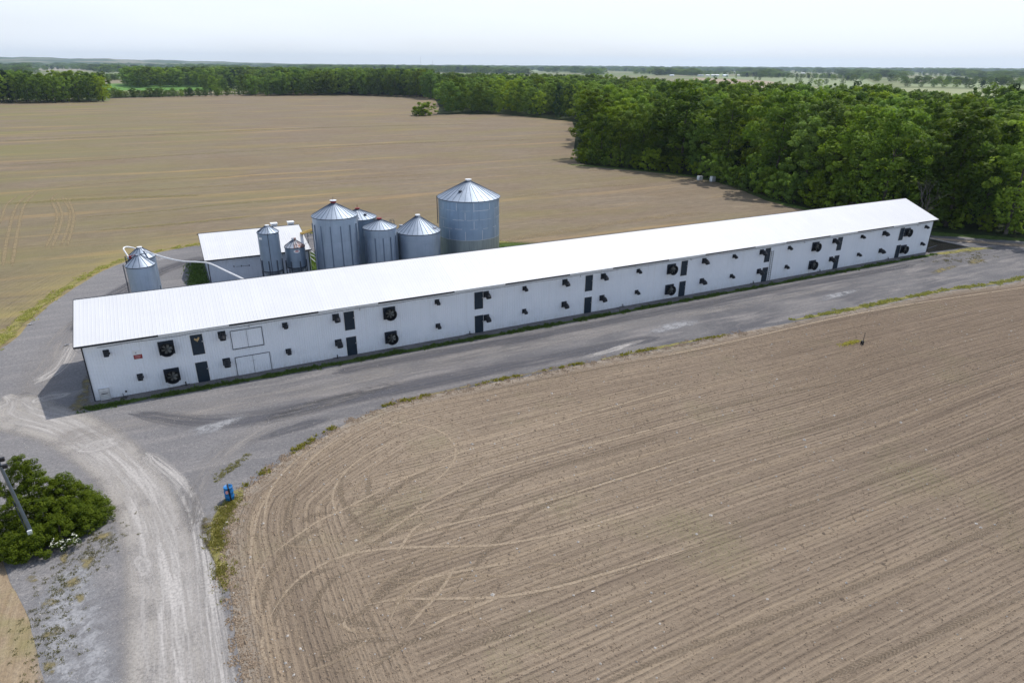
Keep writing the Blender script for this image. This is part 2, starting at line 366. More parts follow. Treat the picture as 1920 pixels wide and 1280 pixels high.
def mk_patch(name, c1, c2, amax=1.0, scale=1.2, thr=(.40, .60), streak=None, lug=False, edge=(1.0, .35), bump_=.05):
    """thin layer of dust/soil/turf lying on the ground, thinning out raggedly at its rim (uv.y = -1..1 across, uv.x metres along)"""
    t = NT(name); p = t.pos(); uv = t.n('UVMap', uv_map='strip').outputs[0]; su = t.sep(uv); u, v = su.outputs[0], su.outputs[1]
    av = t.math('ABSOLUTE', v)
    vec = t.comb(t.math('MULTIPLY', u, streak[0]), t.math('MULTIPLY', v, streak[1])) if streak else p
    f = t.noise(vec, scale, 6, .65); g = t.noise(p, 6.5, 5, .7)
    c = t.mix(t.rng(f, .3, .7), c4(c1), c4(c2)); c = t.mix(t.rng(g, .38, .6, .42, 0), c, c4([q*.45 for q in c1])); c = t.mix(t.rng(g, .58, .72, 0, .3), c, c4([min(.9, q*1.35) for q in c2]))
    a = t.math('MULTIPLY', t.rng(av, edge[0], edge[1], smooth=True), t.rng(f, thr[0], thr[1], .15, 1))
    a = t.math('MULTIPLY', a, t.rng(g, .25, .5, .65, 1))
    h = g
    if lug:
        w = t.math('FRACT', t.math('ADD', t.math('MULTIPLY', u, 3.6), t.math('MULTIPLY', av, 1.15)))
        bar_ = t.rng(w, .42, .52, 0, 1, True)
        gap = t.math('MULTIPLY', bar_, t.rng(g, .32, .5))
        c = t.mix(t.math('MULTIPLY', gap, .62), c, c4([q*.33 for q in c1])); h = t.math('MULTIPLY', bar_, -1.0)
    a = t.math('MULTIPLY', a, amax, clamp=True)
    return t.pbr(c, .95, normal=t.bump(h, .7, bump_), spec=.1, alpha=a)
M['track_smooth'] = mk_patch('packed_soil_track', (.385, .306, .220), (.435, .35, .256), .82, 1.5, (.25, .45))
M['track_faint'] = mk_patch('faint_soil_track', (.38, .30, .21), (.42, .33, .235), .42, 1.5, (.3, .55))
M['track_lug'] = mk_patch('tyre_lug_track', (.295, .233, .168), (.34, .272, .20), .55, 1.2, (.30, .5), lug=True)
M['track_straw'] = mk_patch('straw_track', (.325, .255, .15), (.375, .30, .18), .7, 1.0, (.26, .48))
M['straw_soft'] = mk_patch('straw_band', (.34, .265, .14), (.40, .31, .17), .5, .5, (.36, .66), edge=(1.0, .1))
M['track_green'] = mk_patch('weedy_track', (.24, .22, .09), (.33, .28, .12), .7, .8, (.40, .6))
M['dust'] = mk_patch('gravel_dust', (.44, .42, .40), (.56, .53, .50), .88, 1.0, (.36, .58), streak=(.10, 4.0))
M['dust_bed'] = mk_patch('packed_pale_gravel', (.415, .385, .35), (.475, .445, .405), .95, .5, (.22, .5), edge=(1.0, .55))
M['dust_soft'] = mk_patch('gravel_dust_thin', (.32, .305, .295), (.42, .39, .36), .55, 1.0, (.42, .62), streak=(.12, 3.0))
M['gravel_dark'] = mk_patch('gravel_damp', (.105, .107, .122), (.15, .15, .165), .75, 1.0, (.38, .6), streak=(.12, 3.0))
M['gravel_pale'] = mk_patch('gravel_fresh', (.33, .335, .35), (.42, .42, .43), .8, .9, (.36, .55))
M['turf'] = mk_patch('verge_turf', (.19, .19, .06), (.32, .275, .11), 1.0, .9, (.35, .48), edge=(1.0, .6))
M['turf_green'] = mk_patch('green_turf', (.06, .10, .022), (.10, .145, .035), 1.0, .8, (.28, .42), edge=(1.0, .7))
M['turf_dry'] = mk_patch('dry_turf', (.20, .175, .09), (.30, .25, .13), .9, 1.1, (.40, .55), edge=(1.0, .4))
M['pebble_strip'] = mk_patch('footing_gravel', (.15, .145, .145), (.23, .22, .215), 1.0, 1.5, (.2, .35), edge=(1.0, .8))

# ---------------------------------------------------------------- ground geometry helpers
def poly_noise(pts, step, amp, seed, closed=True):
    r = np.random.default_rng(seed); P = np.array(pts, float); out = []
    n = len(P) if closed else len(P)-1
    ph = r.uniform(0, 6.28, 6); acc = 0
    for i in range(n):
        a, b = P[i], P[(i+1) % len(P)]; d = np.linalg.norm(b-a); k = max(1, int(d/step))
        nn = np.array([-(b-a)[1], (b-a)[0]])/max(d, 1e-6)
        for j in range(k):
            s = acc+d*j/k
            o = sum(math.sin(s*w+ph[q])*g for q, (w, g) in enumerate(((.35, .5), (.9, .35), (2.3, .25), (5.1, .15))))
            out.append(a+(b-a)*j/k+nn*amp*(o+r.normal()*.18))
        acc += d
    if not closed: out.append(P[-1])
    return np.array(out)
def smooth_line(pts, per=8):
    P = np.array(pts, float); P = np.vstack([2*P[0]-P[1], P, 2*P[-1]-P[-2]]); out = []
    for i in range(1, len(P)-2):
        for j in range(per):
            t = j/per; a, b, c, d = P[i-1], P[i], P[i+1], P[i+2]
            out.append(.5*((2*b)+(-a+c)*t+(2*a-5*b+4*c-d)*t*t+(-a+3*b-3*c+d)*t**3))
    out.append(P[-2]); return np.array(out)
def inside(P, poly):
    x, y = P[:, 0], P[:, 1]; r = np.zeros(len(P), bool); n = len(poly)
    for i in range(n):
        x1, y1 = poly[i]; x2, y2 = poly[(i+1) % n]
        if y1 == y2: continue
        m = ((y1 > y) != (y2 > y)); r ^= m & (x < (x2-x1)*(y-y1)/(y2-y1)+x1)
    return r
def seg_dist(P, line, closed):
    best = np.full(len(P), 1e9); along = np.zeros(len(P)); near = np.zeros((len(P), 2)); acc = 0
    n = len(line) if closed else len(line)-1
    for i in range(n):
        a = line[i]; b = line[(i+1) % len(line)]; d = b-a; l = np.linalg.norm(d)
        if l < 1e-9: continue
        t = np.clip(((P-a)@d)/(l*l), 0, 1); q = a+t[:, None]*d; ds = np.hypot(*(P-q).T); m = ds < best
        best[m] = ds[m]; along[m] = acc+t[m]*l; near[m] = q[m]; acc += l
    return best, along, near
def sheet(name, poly, z, mat, cell, edge_line=None, smooth_edge=True):
    """flat sheet filling a polygon: a grid whose rim vertices sit on the outline; uv 'edge' = (metres along, metres from) edge_line"""
    poly = np.array(poly); x0, y0 = poly.min(0)-cell*1.5; x1, y1 = poly.max(0)+cell*1.5
    xs = np.arange(x0, x1, cell); ys = np.arange(y0, y1, cell); X, Y = np.meshgrid(xs, ys); P = np.stack([X.ravel(), Y.ravel()], 1)
    ins = inside(P, poly); nx, ny = len(xs), len(ys); I = ins.reshape(ny, nx)
    c = I[:-1, :-1] | I[1:, :-1] | I[:-1, 1:] | I[1:, 1:]
    jj, ii = np.nonzero(c); a = jj*nx+ii; F = np.stack([a, a+1, a+nx+1, a+nx], 1)
    used = np.unique(F); remap = np.full(nx*ny, -1); remap[used] = np.arange(len(used)); F = remap[F]; P = P[used]; ins = ins[used]
    out = ~ins
    if out.any():
        _, _, nr = seg_dist(P[out], poly, True); P[out] = nr
    if edge_line is not None:
        d, al, _ = seg_dist(P, np.array(edge_line), False)
    else: d = np.zeros(len(P)); al = P[:, 0]
    V = np.column_stack([P, np.full(len(P), z)])
    o = np_mesh(name, V, F, mat, uvs={'edge': np.column_stack([al, d])}); o['kind'] = 'structure'; return o
def strip(name, pts, width, z, mat, per=8, kind='structure', wobble=0.0, fade=0.0):
    """ribbon along a ground line; width number or list"""
    P = smooth_line(pts, per); n = len(P); d = np.gradient(P, axis=0); d /= np.linalg.norm(d, axis=1)[:, None]+1e-9
    nn = np.column_stack([-d[:, 1], d[:, 0]]); s = np.concatenate([[0], np.cumsum(np.hypot(*np.diff(P, axis=0).T))])
    w = np.interp(np.linspace(0, 1, n), np.linspace(0, 1, len(width)), width) if isinstance(width, (list, tuple)) else np.full(n, width)
    if wobble: w = w*(1+wobble*np.sin(s*.8+1)+wobble*.6*np.sin(s*2.1))
    cols = np.array([-1, -.5, 0, .5, 1]); V = []; UV = []
    tap = np.minimum(1, np.minimum(s, s[-1]-s)/max(.8, float(w.mean())*.8, min(fade, s[-1]*.3)))
    for k in cols:
        q = P+nn*(w*k/2*(0.6+.4*tap))[:, None]; V.append(np.column_stack([q, np.full(n, z)])); UV.append(np.column_stack([s, (k if k else 1e-6)/abs(k if k else 1e-6)*np.maximum(abs(k), 1-tap)]))
    V = np.stack(V, 1).reshape(-1, 3); UV = np.stack(UV, 1).reshape(-1, 2); i = np.arange(n-1)[:, None]*5+np.arange(4)[None]; i = i.ravel()
    F = np.stack([i, i+5, i+6, i+1], 1)[:, ::-1]
    o = np_mesh(name, V, F, mat, uvs={'strip': UV}); o['kind'] = kind; return o
def blob(name, cx, cy, rx, ry, rot, z, mat, seed=0, n=48):
    r = np.random.default_rng(seed); a = np.linspace(0, 2*np.pi, n, endpoint=False); ph = r.uniform(0, 6.28, 4)
    k = 1+.18*np.sin(2*a+ph[0])+.12*np.sin(3*a+ph[1])+.08*np.sin(5*a+ph[2]); V = [(cx, cy, z)]; UV = [(0, 0)]
    for fr in (.5, 1.0):
        for q in range(n):
            X, Y = rx*k[q]*fr*math.cos(a[q]), ry*k[q]*fr*math.sin(a[q])
            V.append((cx+X*math.cos(rot)-Y*math.sin(rot), cy+X*math.sin(rot)+Y*math.cos(rot), z)); UV.append((X, fr))
    F = []
    for q in range(n):
        q2 = (q+1) % n; F.append((0, 1+q, 1+q2, 1+q2)); F.append((1+q, 1+n+q, 1+n+q2, 1+q2))
    me = bpy.data.meshes.new(name); me.from_pydata(V, [], [f if f[2] != f[3] else f[:3] for f in F])
    l = me.uv_layers.new(name='strip')
    for lp in me.loops: l.data[lp.index].uv = UV[lp.vertex_index]
    me.materials.append(mat); o = bpy.data.objects.new(name, me); COL.objects.link(o); o['kind'] = 'structure'; return o

# ================================================================ THE GROUND
GROUND_R = 12000
n = 96; vs = [(0, 0, 0)]; fs = []
radii = [30, 120, 400, 1200, 3500, 7000, GROUND_R]
for r in radii: vs += [(r*math.cos(2*math.pi*k/n), r*math.sin(2*math.pi*k/n), 0) for k in range(n)]
for k in range(n):
    k2 = (k+1) % n; fs.append((0, 1+k, 1+k2))
    for i in range(len(radii)-1): fs.append((1+i*n+k, 1+(i+1)*n+k, 1+(i+1)*n+k2, 1+i*n+k2))
g = MB().add(vs, fs).build('ground', M['farmland']); g['kind'] = 'structure'; g.location.z = -.012

# front field edge, traced from the photograph onto the ground plane
FE = [(190, -17.5), (160, -17.2), (124.1, -16.8), (109.6, -14.9), (94, -14.5), (81.1, -13.9), (72.3, -13.7), (59.1, -13.4), (50.5, -13.0), (44.1, -13.0), (38.3, -12.8), (32.8, -12.7),
      (28.5, -13.1), (24.8, -14.4), (21.7, -16.3), (18.9, -18.1), (17.1, -19.7), (15.6, -21.0), (14.5, -23.2), (13.9, -26), (13.8, -28.6), (13.8, -31.6), (13.8, -35.1), (13.8, -38.1), (13.9, -48), (14, -70)]
fe = smooth_line(FE, 5)
fen = poly_noise(fe, .5, .10, 3, closed=False)
front_poly = list(map(tuple, fen))+[(190, -70)]
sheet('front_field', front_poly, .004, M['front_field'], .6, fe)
# gravel yard: everything between the fields, round the barn
BE = [(-60, -12), (-30, 2), (-12, 8.5), (-4.9, 18.2), (-3.2, 26.5), (-1.1, 35.2), (3.8, 48), (10.4, 55.1), (16.9, 57.8), (26, 59.5), (34.4, 60.0), (43, 55), (49, 46), (52, 34), (56, 20), (66, 15.5), (84, 14.2), (110, 13.8), (127.5, 13.6)]
be = smooth_line(BE, 5); ben = poly_noise(be, .6, .12, 5, closed=False)
DL = [(-60, -12), (-20, -9.2), (-3, -8.6), (-.9, -10), (-.2, -14), (.4, -18), (1.3, -22), (3.4, -27.8), (4.8, -33.6), (6, -42), (7, -70)]
dl = smooth_line(DL, 5); dln = poly_noise(dl, .5, .12, 8, closed=False)
yard = list(map(tuple, ben))+[(128, 16), (142, 8), (150, -1), (158, -10), (190, -14)]+[tuple(p) for p in fen]+[(7, -70)]+[tuple(p) for p in dln[::-1]]
sheet('gravel_yard', yard, 0.0, M['gravel'], 1.0, be)
sheet('left_field', [tuple(p) for p in dln]+[(-60, -70)], -.004, M['left_field'], 1.5, dl)
# back field: from the yard to the woods
BF = [tuple(p) for p in ben[::-1]]
back_poly = [(-60, -12)]+[tuple(p) for p in ben]+[(128, 15), (138, 26), (139, 40), (144, 58), (148, 77), (143, 95), (131, 115), (150, 150), (187, 207.6), (223, 269), (218, 307), (212, 341), (173, 352), (205, 430), (243, 540), (264, 619),
             (224, 675), (156, 728), (68, 711), (-21, 656), (-20, 603), (-95, 612), (-330, 600), (-330, -12)]
sheet('back_field', back_poly, -.006, M['back_field'], 4.0, be)
# woods floor
floor_poly = [(126, 14), (142, 8), (150, -1), (158, -10), (190, -15), (420, -60), (900, 60), (900, 500), (700, 640), (420, 760), (224, 790), (150, 760), (60, 740), (-20, 700), (-24, 655), (68, 711), (156, 728), (224, 675), (264, 619), (243, 540), (205, 430), (173, 352),
              (212, 341), (218, 307), (223, 269), (187, 207.6), (150, 150), (131, 115), (143, 95), (148, 77), (144, 58), (139, 40), (138, 26)]
sheet('forest_floor', floor_poly, -.008, M['forest_floor'], 8.0)

# ---- thin layers lying on the yard
def ptrace(pts, ox=0, oy=0, s=1): return at_pts(pts, ox, oy, s)
Z = .010
# footing gravel + turf along the barn front
strip('footing_gravel', [(4, -.7), (40, -.7), (80, -.7), (127.5, -.7)], 1.5, .006, M['pebble_strip'], 20)
strip('barn_verge', [(4.5, -1.55), (9, -1.5), (25, -1.5), (40, -1.65), (62, -1.75), (90, -1.7), (118, -1.6), (128, -1.5)], [1.1, .95, .9, .8, .7, .75, .8, 1.0], .010, M['turf_green'], 14, wobble=.2)
strip('barn_verge', [(3.9, -1.6), (4.0, 1), (4.1, 4), (4.2, 7)], [1.8, 1.5, 1.2, .6], .012, M['turf_dry'], 12, wobble=.25)
strip('field_verge', [tuple(p+np.array([-1.2, .4])) for p in smooth_line(BE, 2)[5:24]], [1.6, 1.9, 1.5, 1.0, .7, .8, .7, 1.0], .008, M['turf'], 8, wobble=.15)
strip('field_verge', [(34, 60.5), (44, 56.5), (56, 48), (64, 38), (72, 27), (84, 20), (110, 17), (128, 16)], 3.4, .008, M['turf'], 10)
strip('field_verge', [(130, -15.6), (120, -15.6), (109.6, -14.3), (94, -13.9), (86, -13.7), (80, -13.4)], [.4, .8, .8, 1.0, .8, .2], .014, M['turf'], 12, wobble=.2)
strip('field_verge', [(70, -13.4), (64, -13.1), (59.1, -13.0), (52, -12.8)], [.3, .6, .7, .2], .014, M['turf'], 12, wobble=.2)
strip('field_verge', [(49, -12.6), (42, -12.5), (36, -12.4), (28, -12.8)], [.3, .5, .5, .2], .014, M['turf_dry'], 12, wobble=.3)
strip('field_verge', [(15.6, -20.4), (14.3, -22.5), (13.5, -25), (13.5, -28), (13.6, -31)], [.7, 1.3, 1.2, .7, .4], .014, M['turf'], 12, wobble=.25)
strip('field_verge', [(13.1, -22.5), (12.9, -25), (13.2, -28)], [.6, .9, .3], .012, M['turf_dry'], 12, wobble=.25)
# turf between shed and bins, beside the shed, at the barn's far end
blob('grass_patch', 33, 37, 9, 9, 0, .012, M['turf_green'], 1)
blob('grass_patch', 44, 34, 10, 8, .1, .012, M['turf_green'], 2)
blob('grass_patch', 57, 32, 12, 9, -.2, .012, M['turf_green'], 3)
strip('shed_turf', [(16.2, 46), (16.0, 41), (15.8, 36), (15.8, 31)], [1.2, 2.2, 3.0, 3.2], .012, M['turf_green'], 12)
strip('pit_verge', [(127.5, -1.6), (130, -1.9), (134, -2.2), (137.5, -2.4), (140.5, -3.6)], [1.2, 1.6, 2.0, 1.8, .8], .016, M['turf'], 12, wobble=.2)
strip('wood_edge_turf', [(129, 17), (137, 11.5), (143, 6.5), (150, -.5), (158, -8), (166, -13)], 3.6, .012, M['turf_green'], 12, wobble=.15)
strip('wood_edge_turf', [(138.5, 30), (139.5, 44), (145, 60), (148.5, 77), (143, 94), (131.5, 113.6), (128.5, 117.5)], 3.0, .012, M['turf_green'], 12, wobble=.15)
strip('dirt_path', [(128, 9.5), (133, 8.2), (139, 4.0), (145, -2.5), (152, -9), (160, -14)], [1.6, 2.2, 2.8, 3.5, 4, 4], .014, M['track_smooth'], 12)
# dusty wheel paths in the drive
D1 = at_pts([(345, 1500), (330, 1280), (320, 1180), (310, 1080), (290, 990), (255, 910), (200, 850), (120, 800), (40, 775), (0, 745)])
strip('dust_bed', D1, [5.6, 5.6, 5.4, 5.0, 4.8, 5, 5.5, 6.5, 7], .0065, M['dust_bed'], 12)
strip('dust_track', D1, [4.8, 4.8, 4.6, 4.4, 4.2, 4.2, 4.8, 5.5, 6], .008, M['dust'], 12)
strip('dust_track', at_pts([(440, 1500), (415, 1280), (395, 1150), (380, 1030), (360, 950), (330, 900), (270, 850)]), [2.2, 2.0, 1.8, 1.6, 1.8, 2.0], .012, M['dust'], 12)
strip('dust_track', at_pts([(350, 1000), (370, 920), (420, 850), (520, 790), (640, 745), (760, 712)]), [2.0, 2.6, 3, 3, 2.8, 2], .012, M['dust_soft'], 12)
strip('dust_track', [(2, -6.5), (12, -6.3), (24, -6.6), (38, -6.4), (52, -6.2), (66, -6.0), (80, -6.4), (96, -6.4)], [5, 4, 3.4, 3.0, 3.2, 2.6, 2.4, 1.6], .010, M['dust_soft'], 12)
strip('dust_track', [(0, 3), (0.2, 12), (1.5, 22), (6, 34), (12, 44)], [6, 4.5, 4, 4, 3], .008, M['dust_soft'], 12)
strip('dust_track', at_pts([(60, 720), (110, 690), (140, 640)]), [2.5, 2.5, 2], .012, M['dust'], 12)
strip('gravel_lane', [(8, 9-13), (16, -9.5), (30, -9.8), (46, -10.2), (62, -10.4)], [2, 3.5, 3.5, 3, 2.5], .012, M['gravel_dark'], 12)
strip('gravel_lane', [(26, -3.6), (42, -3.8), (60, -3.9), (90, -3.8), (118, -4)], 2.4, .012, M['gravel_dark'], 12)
strip('gravel_lane', [(2, 20), (4, 30), (10, 42), (18, 50)], 4, .010, M['gravel_dark'], 12)
for i, (px, py, rx, ry, mt) in enumerate([(95, 745, 2.8, 1.4, 'dust'), (185, 835, 3.0, 1.6, 'dust'), (268, 1060, .7, 2.4, 'dust'), (1262, 612, 6, 1.1, 'gravel_pale'), (1570, 553, 4.5, 1.2, 'gravel_pale'),
      (1150, 655, 5, .8, 'dust'), (900, 660, 5, 1.2, 'dust_soft'), (700, 700, 4, 1.6, 'dust_soft'), (300, 485, 3, 1.2, 'gravel_pale'), (1830, 490, 3, 1, 'turf_dry'), (1770, 505, 4, .8, 'turf_dry'), (400, 800, 3.2, 1.0, 'gravel_pale'), (560, 800, 4, 1.1, 'gravel_dark')]):
    P = gz(px, py); blob('gravel_patch', P[0], P[1], rx, ry, .12, .014+.0006*i, M[mt], 20+i)
# left apron of the drive: pale gravel with weeds
strip('gravel_apron', at_pts([(150, 1450), (150, 1280), (140, 1180), (130, 1100), (160, 1040)]), [4.4, 4.4, 4.4, 4.0, 2.0], .012, M['gravel_pale'], 12)
for i, (a_, b_, c_, d_) in enumerate([(95, 1250, .35, .7), (100, 1185, .5, .5), (92, 1130, .5, .4), (130, 1095, .9, .5), (165, 1050, 1.0, .5), (120, 1045, .6, .3), (196, 1005, .6, .6), (150, 1120, .5, .3), (60, 1085, .5, .3)]):
    P = gz(a_, b_); blob('weed_patch', P[0], P[1], c_, d_, .3*i, .0165+.0004*i, M['turf_dry'], 60+i)

# ---- tracks on the front field
zz = [.0068]
def trk(pts, w, mat='track_smooth', ox=440, oy=740, s=2.909):
    zz[0] += .00035
    if mat == 'track_smooth':
        g_ = np.array(at_pts(pts, ox, oy, s)); d_ = np.gradient(g_, axis=0); d_ /= np.linalg.norm(d_, axis=1)[:, None]; o2 = g_+np.column_stack([-d_[:, 1], d_[:, 0]])*1.7
        strip('tyre_track', [tuple(q) for q in o2], w*.8, zz[0], M['track_faint'], 10, fade=6.0); zz[0] += .00035
    return strip('tyre_track', at_pts(pts, ox, oy, s), w, zz[0], M[mat], 10, fade=6.0)
LG = 'track_lug'
for pts in ([(1050, 835), (1150, 740), (1250, 645), (1400, 540), (1600, 440), (1900, 350), (2400, 210)], [(1180, 1090), (1280, 970), (1380, 850), (1500, 730), (1650, 625), (1900, 515), (2500, 330)],
            [(560, 760), (640, 690), (760, 610), (900, 500), (1000, 440), (1120, 385)], [(600, 430), (575, 520), (600, 600), (660, 690), (760, 760)], [(640, 820), (760, 740), (880, 660), (1000, 590)], [(700, 850), (800, 790), (920, 730), (1050, 700)],
            [(150, 1200), (170, 1060), (210, 950), (280, 850), (400, 760), (520, 700)], [(215, 1260), (240, 1130), (330, 1050), (430, 980), (560, 930)], [(330, 540), (300, 640), (270, 760)], [(600, 1240), (700, 1180), (820, 1080), (930, 1000), (1060, 900)],
            [(420, 1270), (440, 1130), (520, 1020), (640, 950)], [(730, 1120), (830, 1040), (920, 960), (1010, 870)], [(900, 1280), (1010, 1130), (1120, 1030), (1250, 960)], [(740, 440), (730, 530), (790, 600)], [(1500, 1130), (1700, 1060), (1900, 1000), (2300, 900)],
            [(480, 1180), (560, 1220), (660, 1240), (800, 1260)], [(360, 700), (420, 660), (520, 640)], [(400, 1500), (520, 1400), (700, 1340), (900, 1330)], [(760, 1500), (850, 1400), (1000, 1330), (1180, 1290)], [(1100, 1480), (1300, 1360), (1600, 1260)]): trk(pts, .56, LG)
for pts in ([(590, 190), (690, 163), (780, 150), (900, 155), (1030, 170), (1130, 205), (1185, 255), (1207, 310), (1190, 370), (1140, 430), (1050, 500), (960, 555)],
            [(700, 150), (560, 205), (420, 290), (260, 430), (150, 600), (100, 760), (85, 900), (90, 1100)], [(980, 205), (850, 262), (700, 340), (600, 425), (550, 500), (535, 570), (560, 640), (625, 715)],
            [(130, 960), (190, 885), (280, 810), (450, 692), (560, 640), (740, 550), (870, 480), (1080, 390), (1200, 325), (1500, 235), (1900, 112), (2500, -60)],
            [(150, 1290), (185, 1220), (240, 1130), (330, 1020), (450, 940), (560, 890), (700, 855), (880, 836), (1080, 828), (1400, 820), (1650, 780), (1900, 722), (2500, 540)],
            [(190, 885), (135, 960), (103, 1050), (102, 1150), (130, 1235), (165, 1280)], [(165, 1280), (150, 1380), (190, 1500)], [(620, 890), (750, 800), (900, 700), (1050, 600), (1200, 520), (1400, 420), (1700, 330), (1900, 285), (2500, 130)],
            [(700, 838), (820, 810), (960, 770), (1200, 700), (1500, 635), (1700, 580), (1900, 520), (2600, 300)], [(600, 1215), (700, 1150), (900, 1115), (1100, 1112), (1400, 1105), (1600, 1080), (1900, 1010), (2600, 800)],
            [(830, 1260), (900, 1120), (980, 1040), (1100, 990), (1300, 950), (1600, 900)], [(930, 1280), (1080, 1120), (1160, 1010), (1210, 920)], [(610, 1215), (600, 1260), (660, 1300)], [(880, 870), (980, 730), (1060, 690)],
            [(1010, 1300), (1150, 1220), (1300, 1160), (1500, 1080)], [(230, 470), (180, 560), (160, 700)], [(620, 220), (520, 270), (400, 370), (320, 480)], [(980, 600), (1040, 660)]): trk(pts, .33)
for pts in ([(1500, 600+0), (1760, 552), (1920, 527+10)],): pass
ra = random.Random(12)
for k in range(22):
    cx_, cy_ = ra.choice([(22, -24), (24, -30), (20, -33), (27, -36), (19, -38)]); cx_ += ra.uniform(-3, 5); cy_ += ra.uniform(-4, 3); r_ = ra.uniform(1.8, 3.8); a0_ = ra.uniform(0, 6.28); da = ra.uniform(.8, 2.2); el = ra.uniform(1.1, 1.6)
    g_ = [(cx_+r_*el*math.cos(a0_+da*q/6), cy_+r_*math.sin(a0_+da*q/6)) for q in range(7)]
    if min(q[0] for q in g_) < 15.2 or max(q[1] for q in g_) > -14.5: continue
    zz[0] += .0003; strip('tyre_track', g_, ra.choice([.2, .24, .3]), zz[0], M['track_faint'], 6, fade=4.0)
def px(pts, w, m='track_faint'): zz[0] += .00035; strip('tyre_track', at_pts(pts), w, zz[0], M[m], 10, fade=6.0)
px([(1200, 677), (1320, 652), (1420, 630), (1560, 598), (1700, 572), (1860, 548), (1960, 533)], .42, 'track_smooth')
px([(1560, 584), (1590, 594), (1622, 603)], .16); px([(1566, 582), (1600, 594), (1640, 604)], .14); px([(1600, 583), (1640, 598), (1660, 604)], .14); px([(1625, 575), (1650, 588)], .12)
px([(1620, 655), (1680, 632), (1760, 618), (1860, 616)], .22); px([(1420, 695), (1560, 663), (1700, 640), (1850, 615), (1930, 600)], .2)
px([(1200, 752), (1400, 705), (1560, 672), (1616, 664)], .22); px([(1200, 870), (1400, 820), (1650, 745), (1800, 700), (1930, 650)], .25); px([(1200, 800), (1420, 752), (1600, 690), (1700, 668), (1930, 610)], .24)
px([(1150, 940), (1400, 885), (1650, 800), (1930, 690)], .28); px([(1000, 1180), (1300, 1080), (1600, 970), (1930, 840)], .3); px([(1200, 1290), (1500, 1180), (1930, 1010)], .3); px([(1080, 1300), (1300, 1210), (1600, 1100), (1930, 960)], .5, LG)
px([(1380, 845), (1600, 780), (1930, 665)], .5, LG); px([(1300, 1010), (1600, 915), (1930, 790)], .5, LG); px([(900, 735), (1100, 695), (1230, 672), (1400, 640)], .45, LG); px([(1500, 1290), (1700, 1210), (1930, 1110)], .5, LG)
px([(1290, 780), (1450, 740), (1600, 712)], .5, LG)
# ---- tracks on the back field
def bk(pts, w, m='track_straw'): zz[0] += .0003; strip('crop_track', at_pts(pts), w, zz[0]-.004, M[m], 10, fade=5.0)
for q in ([(5, 500), (15, 440), (32, 385), (60, 362), (74, 355)], [(22, 500), (34, 430), (46, 385), (72, 358)], [(0, 420), (12, 385), (34, 366)], [(84, 467), (102, 430), (107, 400), (97, 375), (110, 362)], [(96, 467), (111, 430), (116, 400), (104, 372)],
          [(114, 462), (128, 425), (131, 395), (118, 372), (125, 366)], [(126, 462), (137, 420), (137, 395), (126, 370)]): bk(q, .85)
bk([(120, 368), (200, 364), (300, 355), (420, 348), (560, 340), (700, 333), (820, 326)], 3.6, 'straw_soft'); bk([(100, 352), (300, 336), (520, 328), (700, 318)], 3.0, 'straw_soft')
bk([(150, 408), (300, 396), (420, 383), (580, 372)], 1.3, 'track_green'); bk([(0, 312), (240, 297), (480, 283), (700, 272), (820, 267), (1000, 262)], 2.0, 'track_green'); bk([(640, 275), (760, 268), (1000, 262)], 4, 'straw_soft')
bk([(560, 352), (640, 345), (720, 340), (800, 336)], .8, 'track_green'); bk([(950, 372), (1100, 352), (1220, 345)], 1.8, 'straw_soft')
bk([(1100, 322), (1130, 320), (1250, 330), (1380, 352), (1460, 374)], 3.4, 'straw_soft'); bk([(940, 452), (1040, 436), (1200, 412), (1330, 398)], 4.5, 'straw_soft')
bk([(0, 265), (300, 252), (600, 240), (900, 232)], 5, 'track_green'); bk([(690, 219), (800, 218), (920, 216)], 4, 'straw_soft')
bk([(0, 383), (200, 372), (380, 366)], 4, 'track_green'); bk([(180, 432), (330, 420), (480, 405)], 2.2, 'track_green')

# ================================================================ THE BARN
BX0, BX1, BYD, EV, RDG = 5.12, 127.0, 12.0, 5.62, 8.02
def corrugated(x0, x1, z0, z1, y, pitch, depth, out=-1):
    """vertical ribbed sheet facing -y (out=-1) or +y"""
    n = int(round((x1-x0)/pitch)); p = (x1-x0)/n; xs = []; ds = []
    for i in range(n):
        b = x0+i*p; xs += [b, b+p*.55, b+p*.66, b+p*.89]; ds += [0, 0, depth, depth]
    xs.append(x1); ds.append(0); xs = np.array(xs); ds = np.array(ds); k = len(xs)
    V = np.concatenate([np.column_stack([xs, y+out*ds, np.full(k, z0)]), np.column_stack([xs, y+out*ds, np.full(k, z1)])]); i = np.arange(k-1)
    F = np.stack([i, i+1, i+1+k, i+k], 1)
    return V, (F if out < 0 else F[:, ::-1])
def ribbed_roof(x0, x1, ya, za, yb, zb, pitch, h):
    n = int(round((x1-x0)/pitch)); p = (x1-x0)/n; xs = []; ds = []
    for i in range(n):
        b = x0+i*p; xs += [b, b+p*.74, b+p*.80, b+p*.94]; ds += [0, 0, h, h]
    xs.append(x1); ds.append(0); xs = np.array(xs); ds = np.array(ds); k = len(xs)
    V = np.concatenate([np.column_stack([xs, np.full(k, ya), za+ds]), np.column_stack([xs, np.full(k, yb), zb+ds])]); i = np.arange(k-1)
    F = np.stack([i, i+1, i+1+k, i+k], 1)
    return V, (F if yb > ya else F[:, ::-1])
def join(parts):
    V = []; F = []; o = 0
    for v, f in parts: V.append(v); F.append(f+o); o += len(v)
    return np.concatenate(V), np.concatenate(F)
barn = tag(empty('poultry_barn', (BX0, 0, 0)), 'very long two storey white ribbed metal barn with bright white roof and dark doors', 'barn')
def bp(name, mb, mat, parent=None):
    o = mb.build(name, mat, parent or barn)
    if parent is None: o.location = (-BX0, 0, 0)
    return o
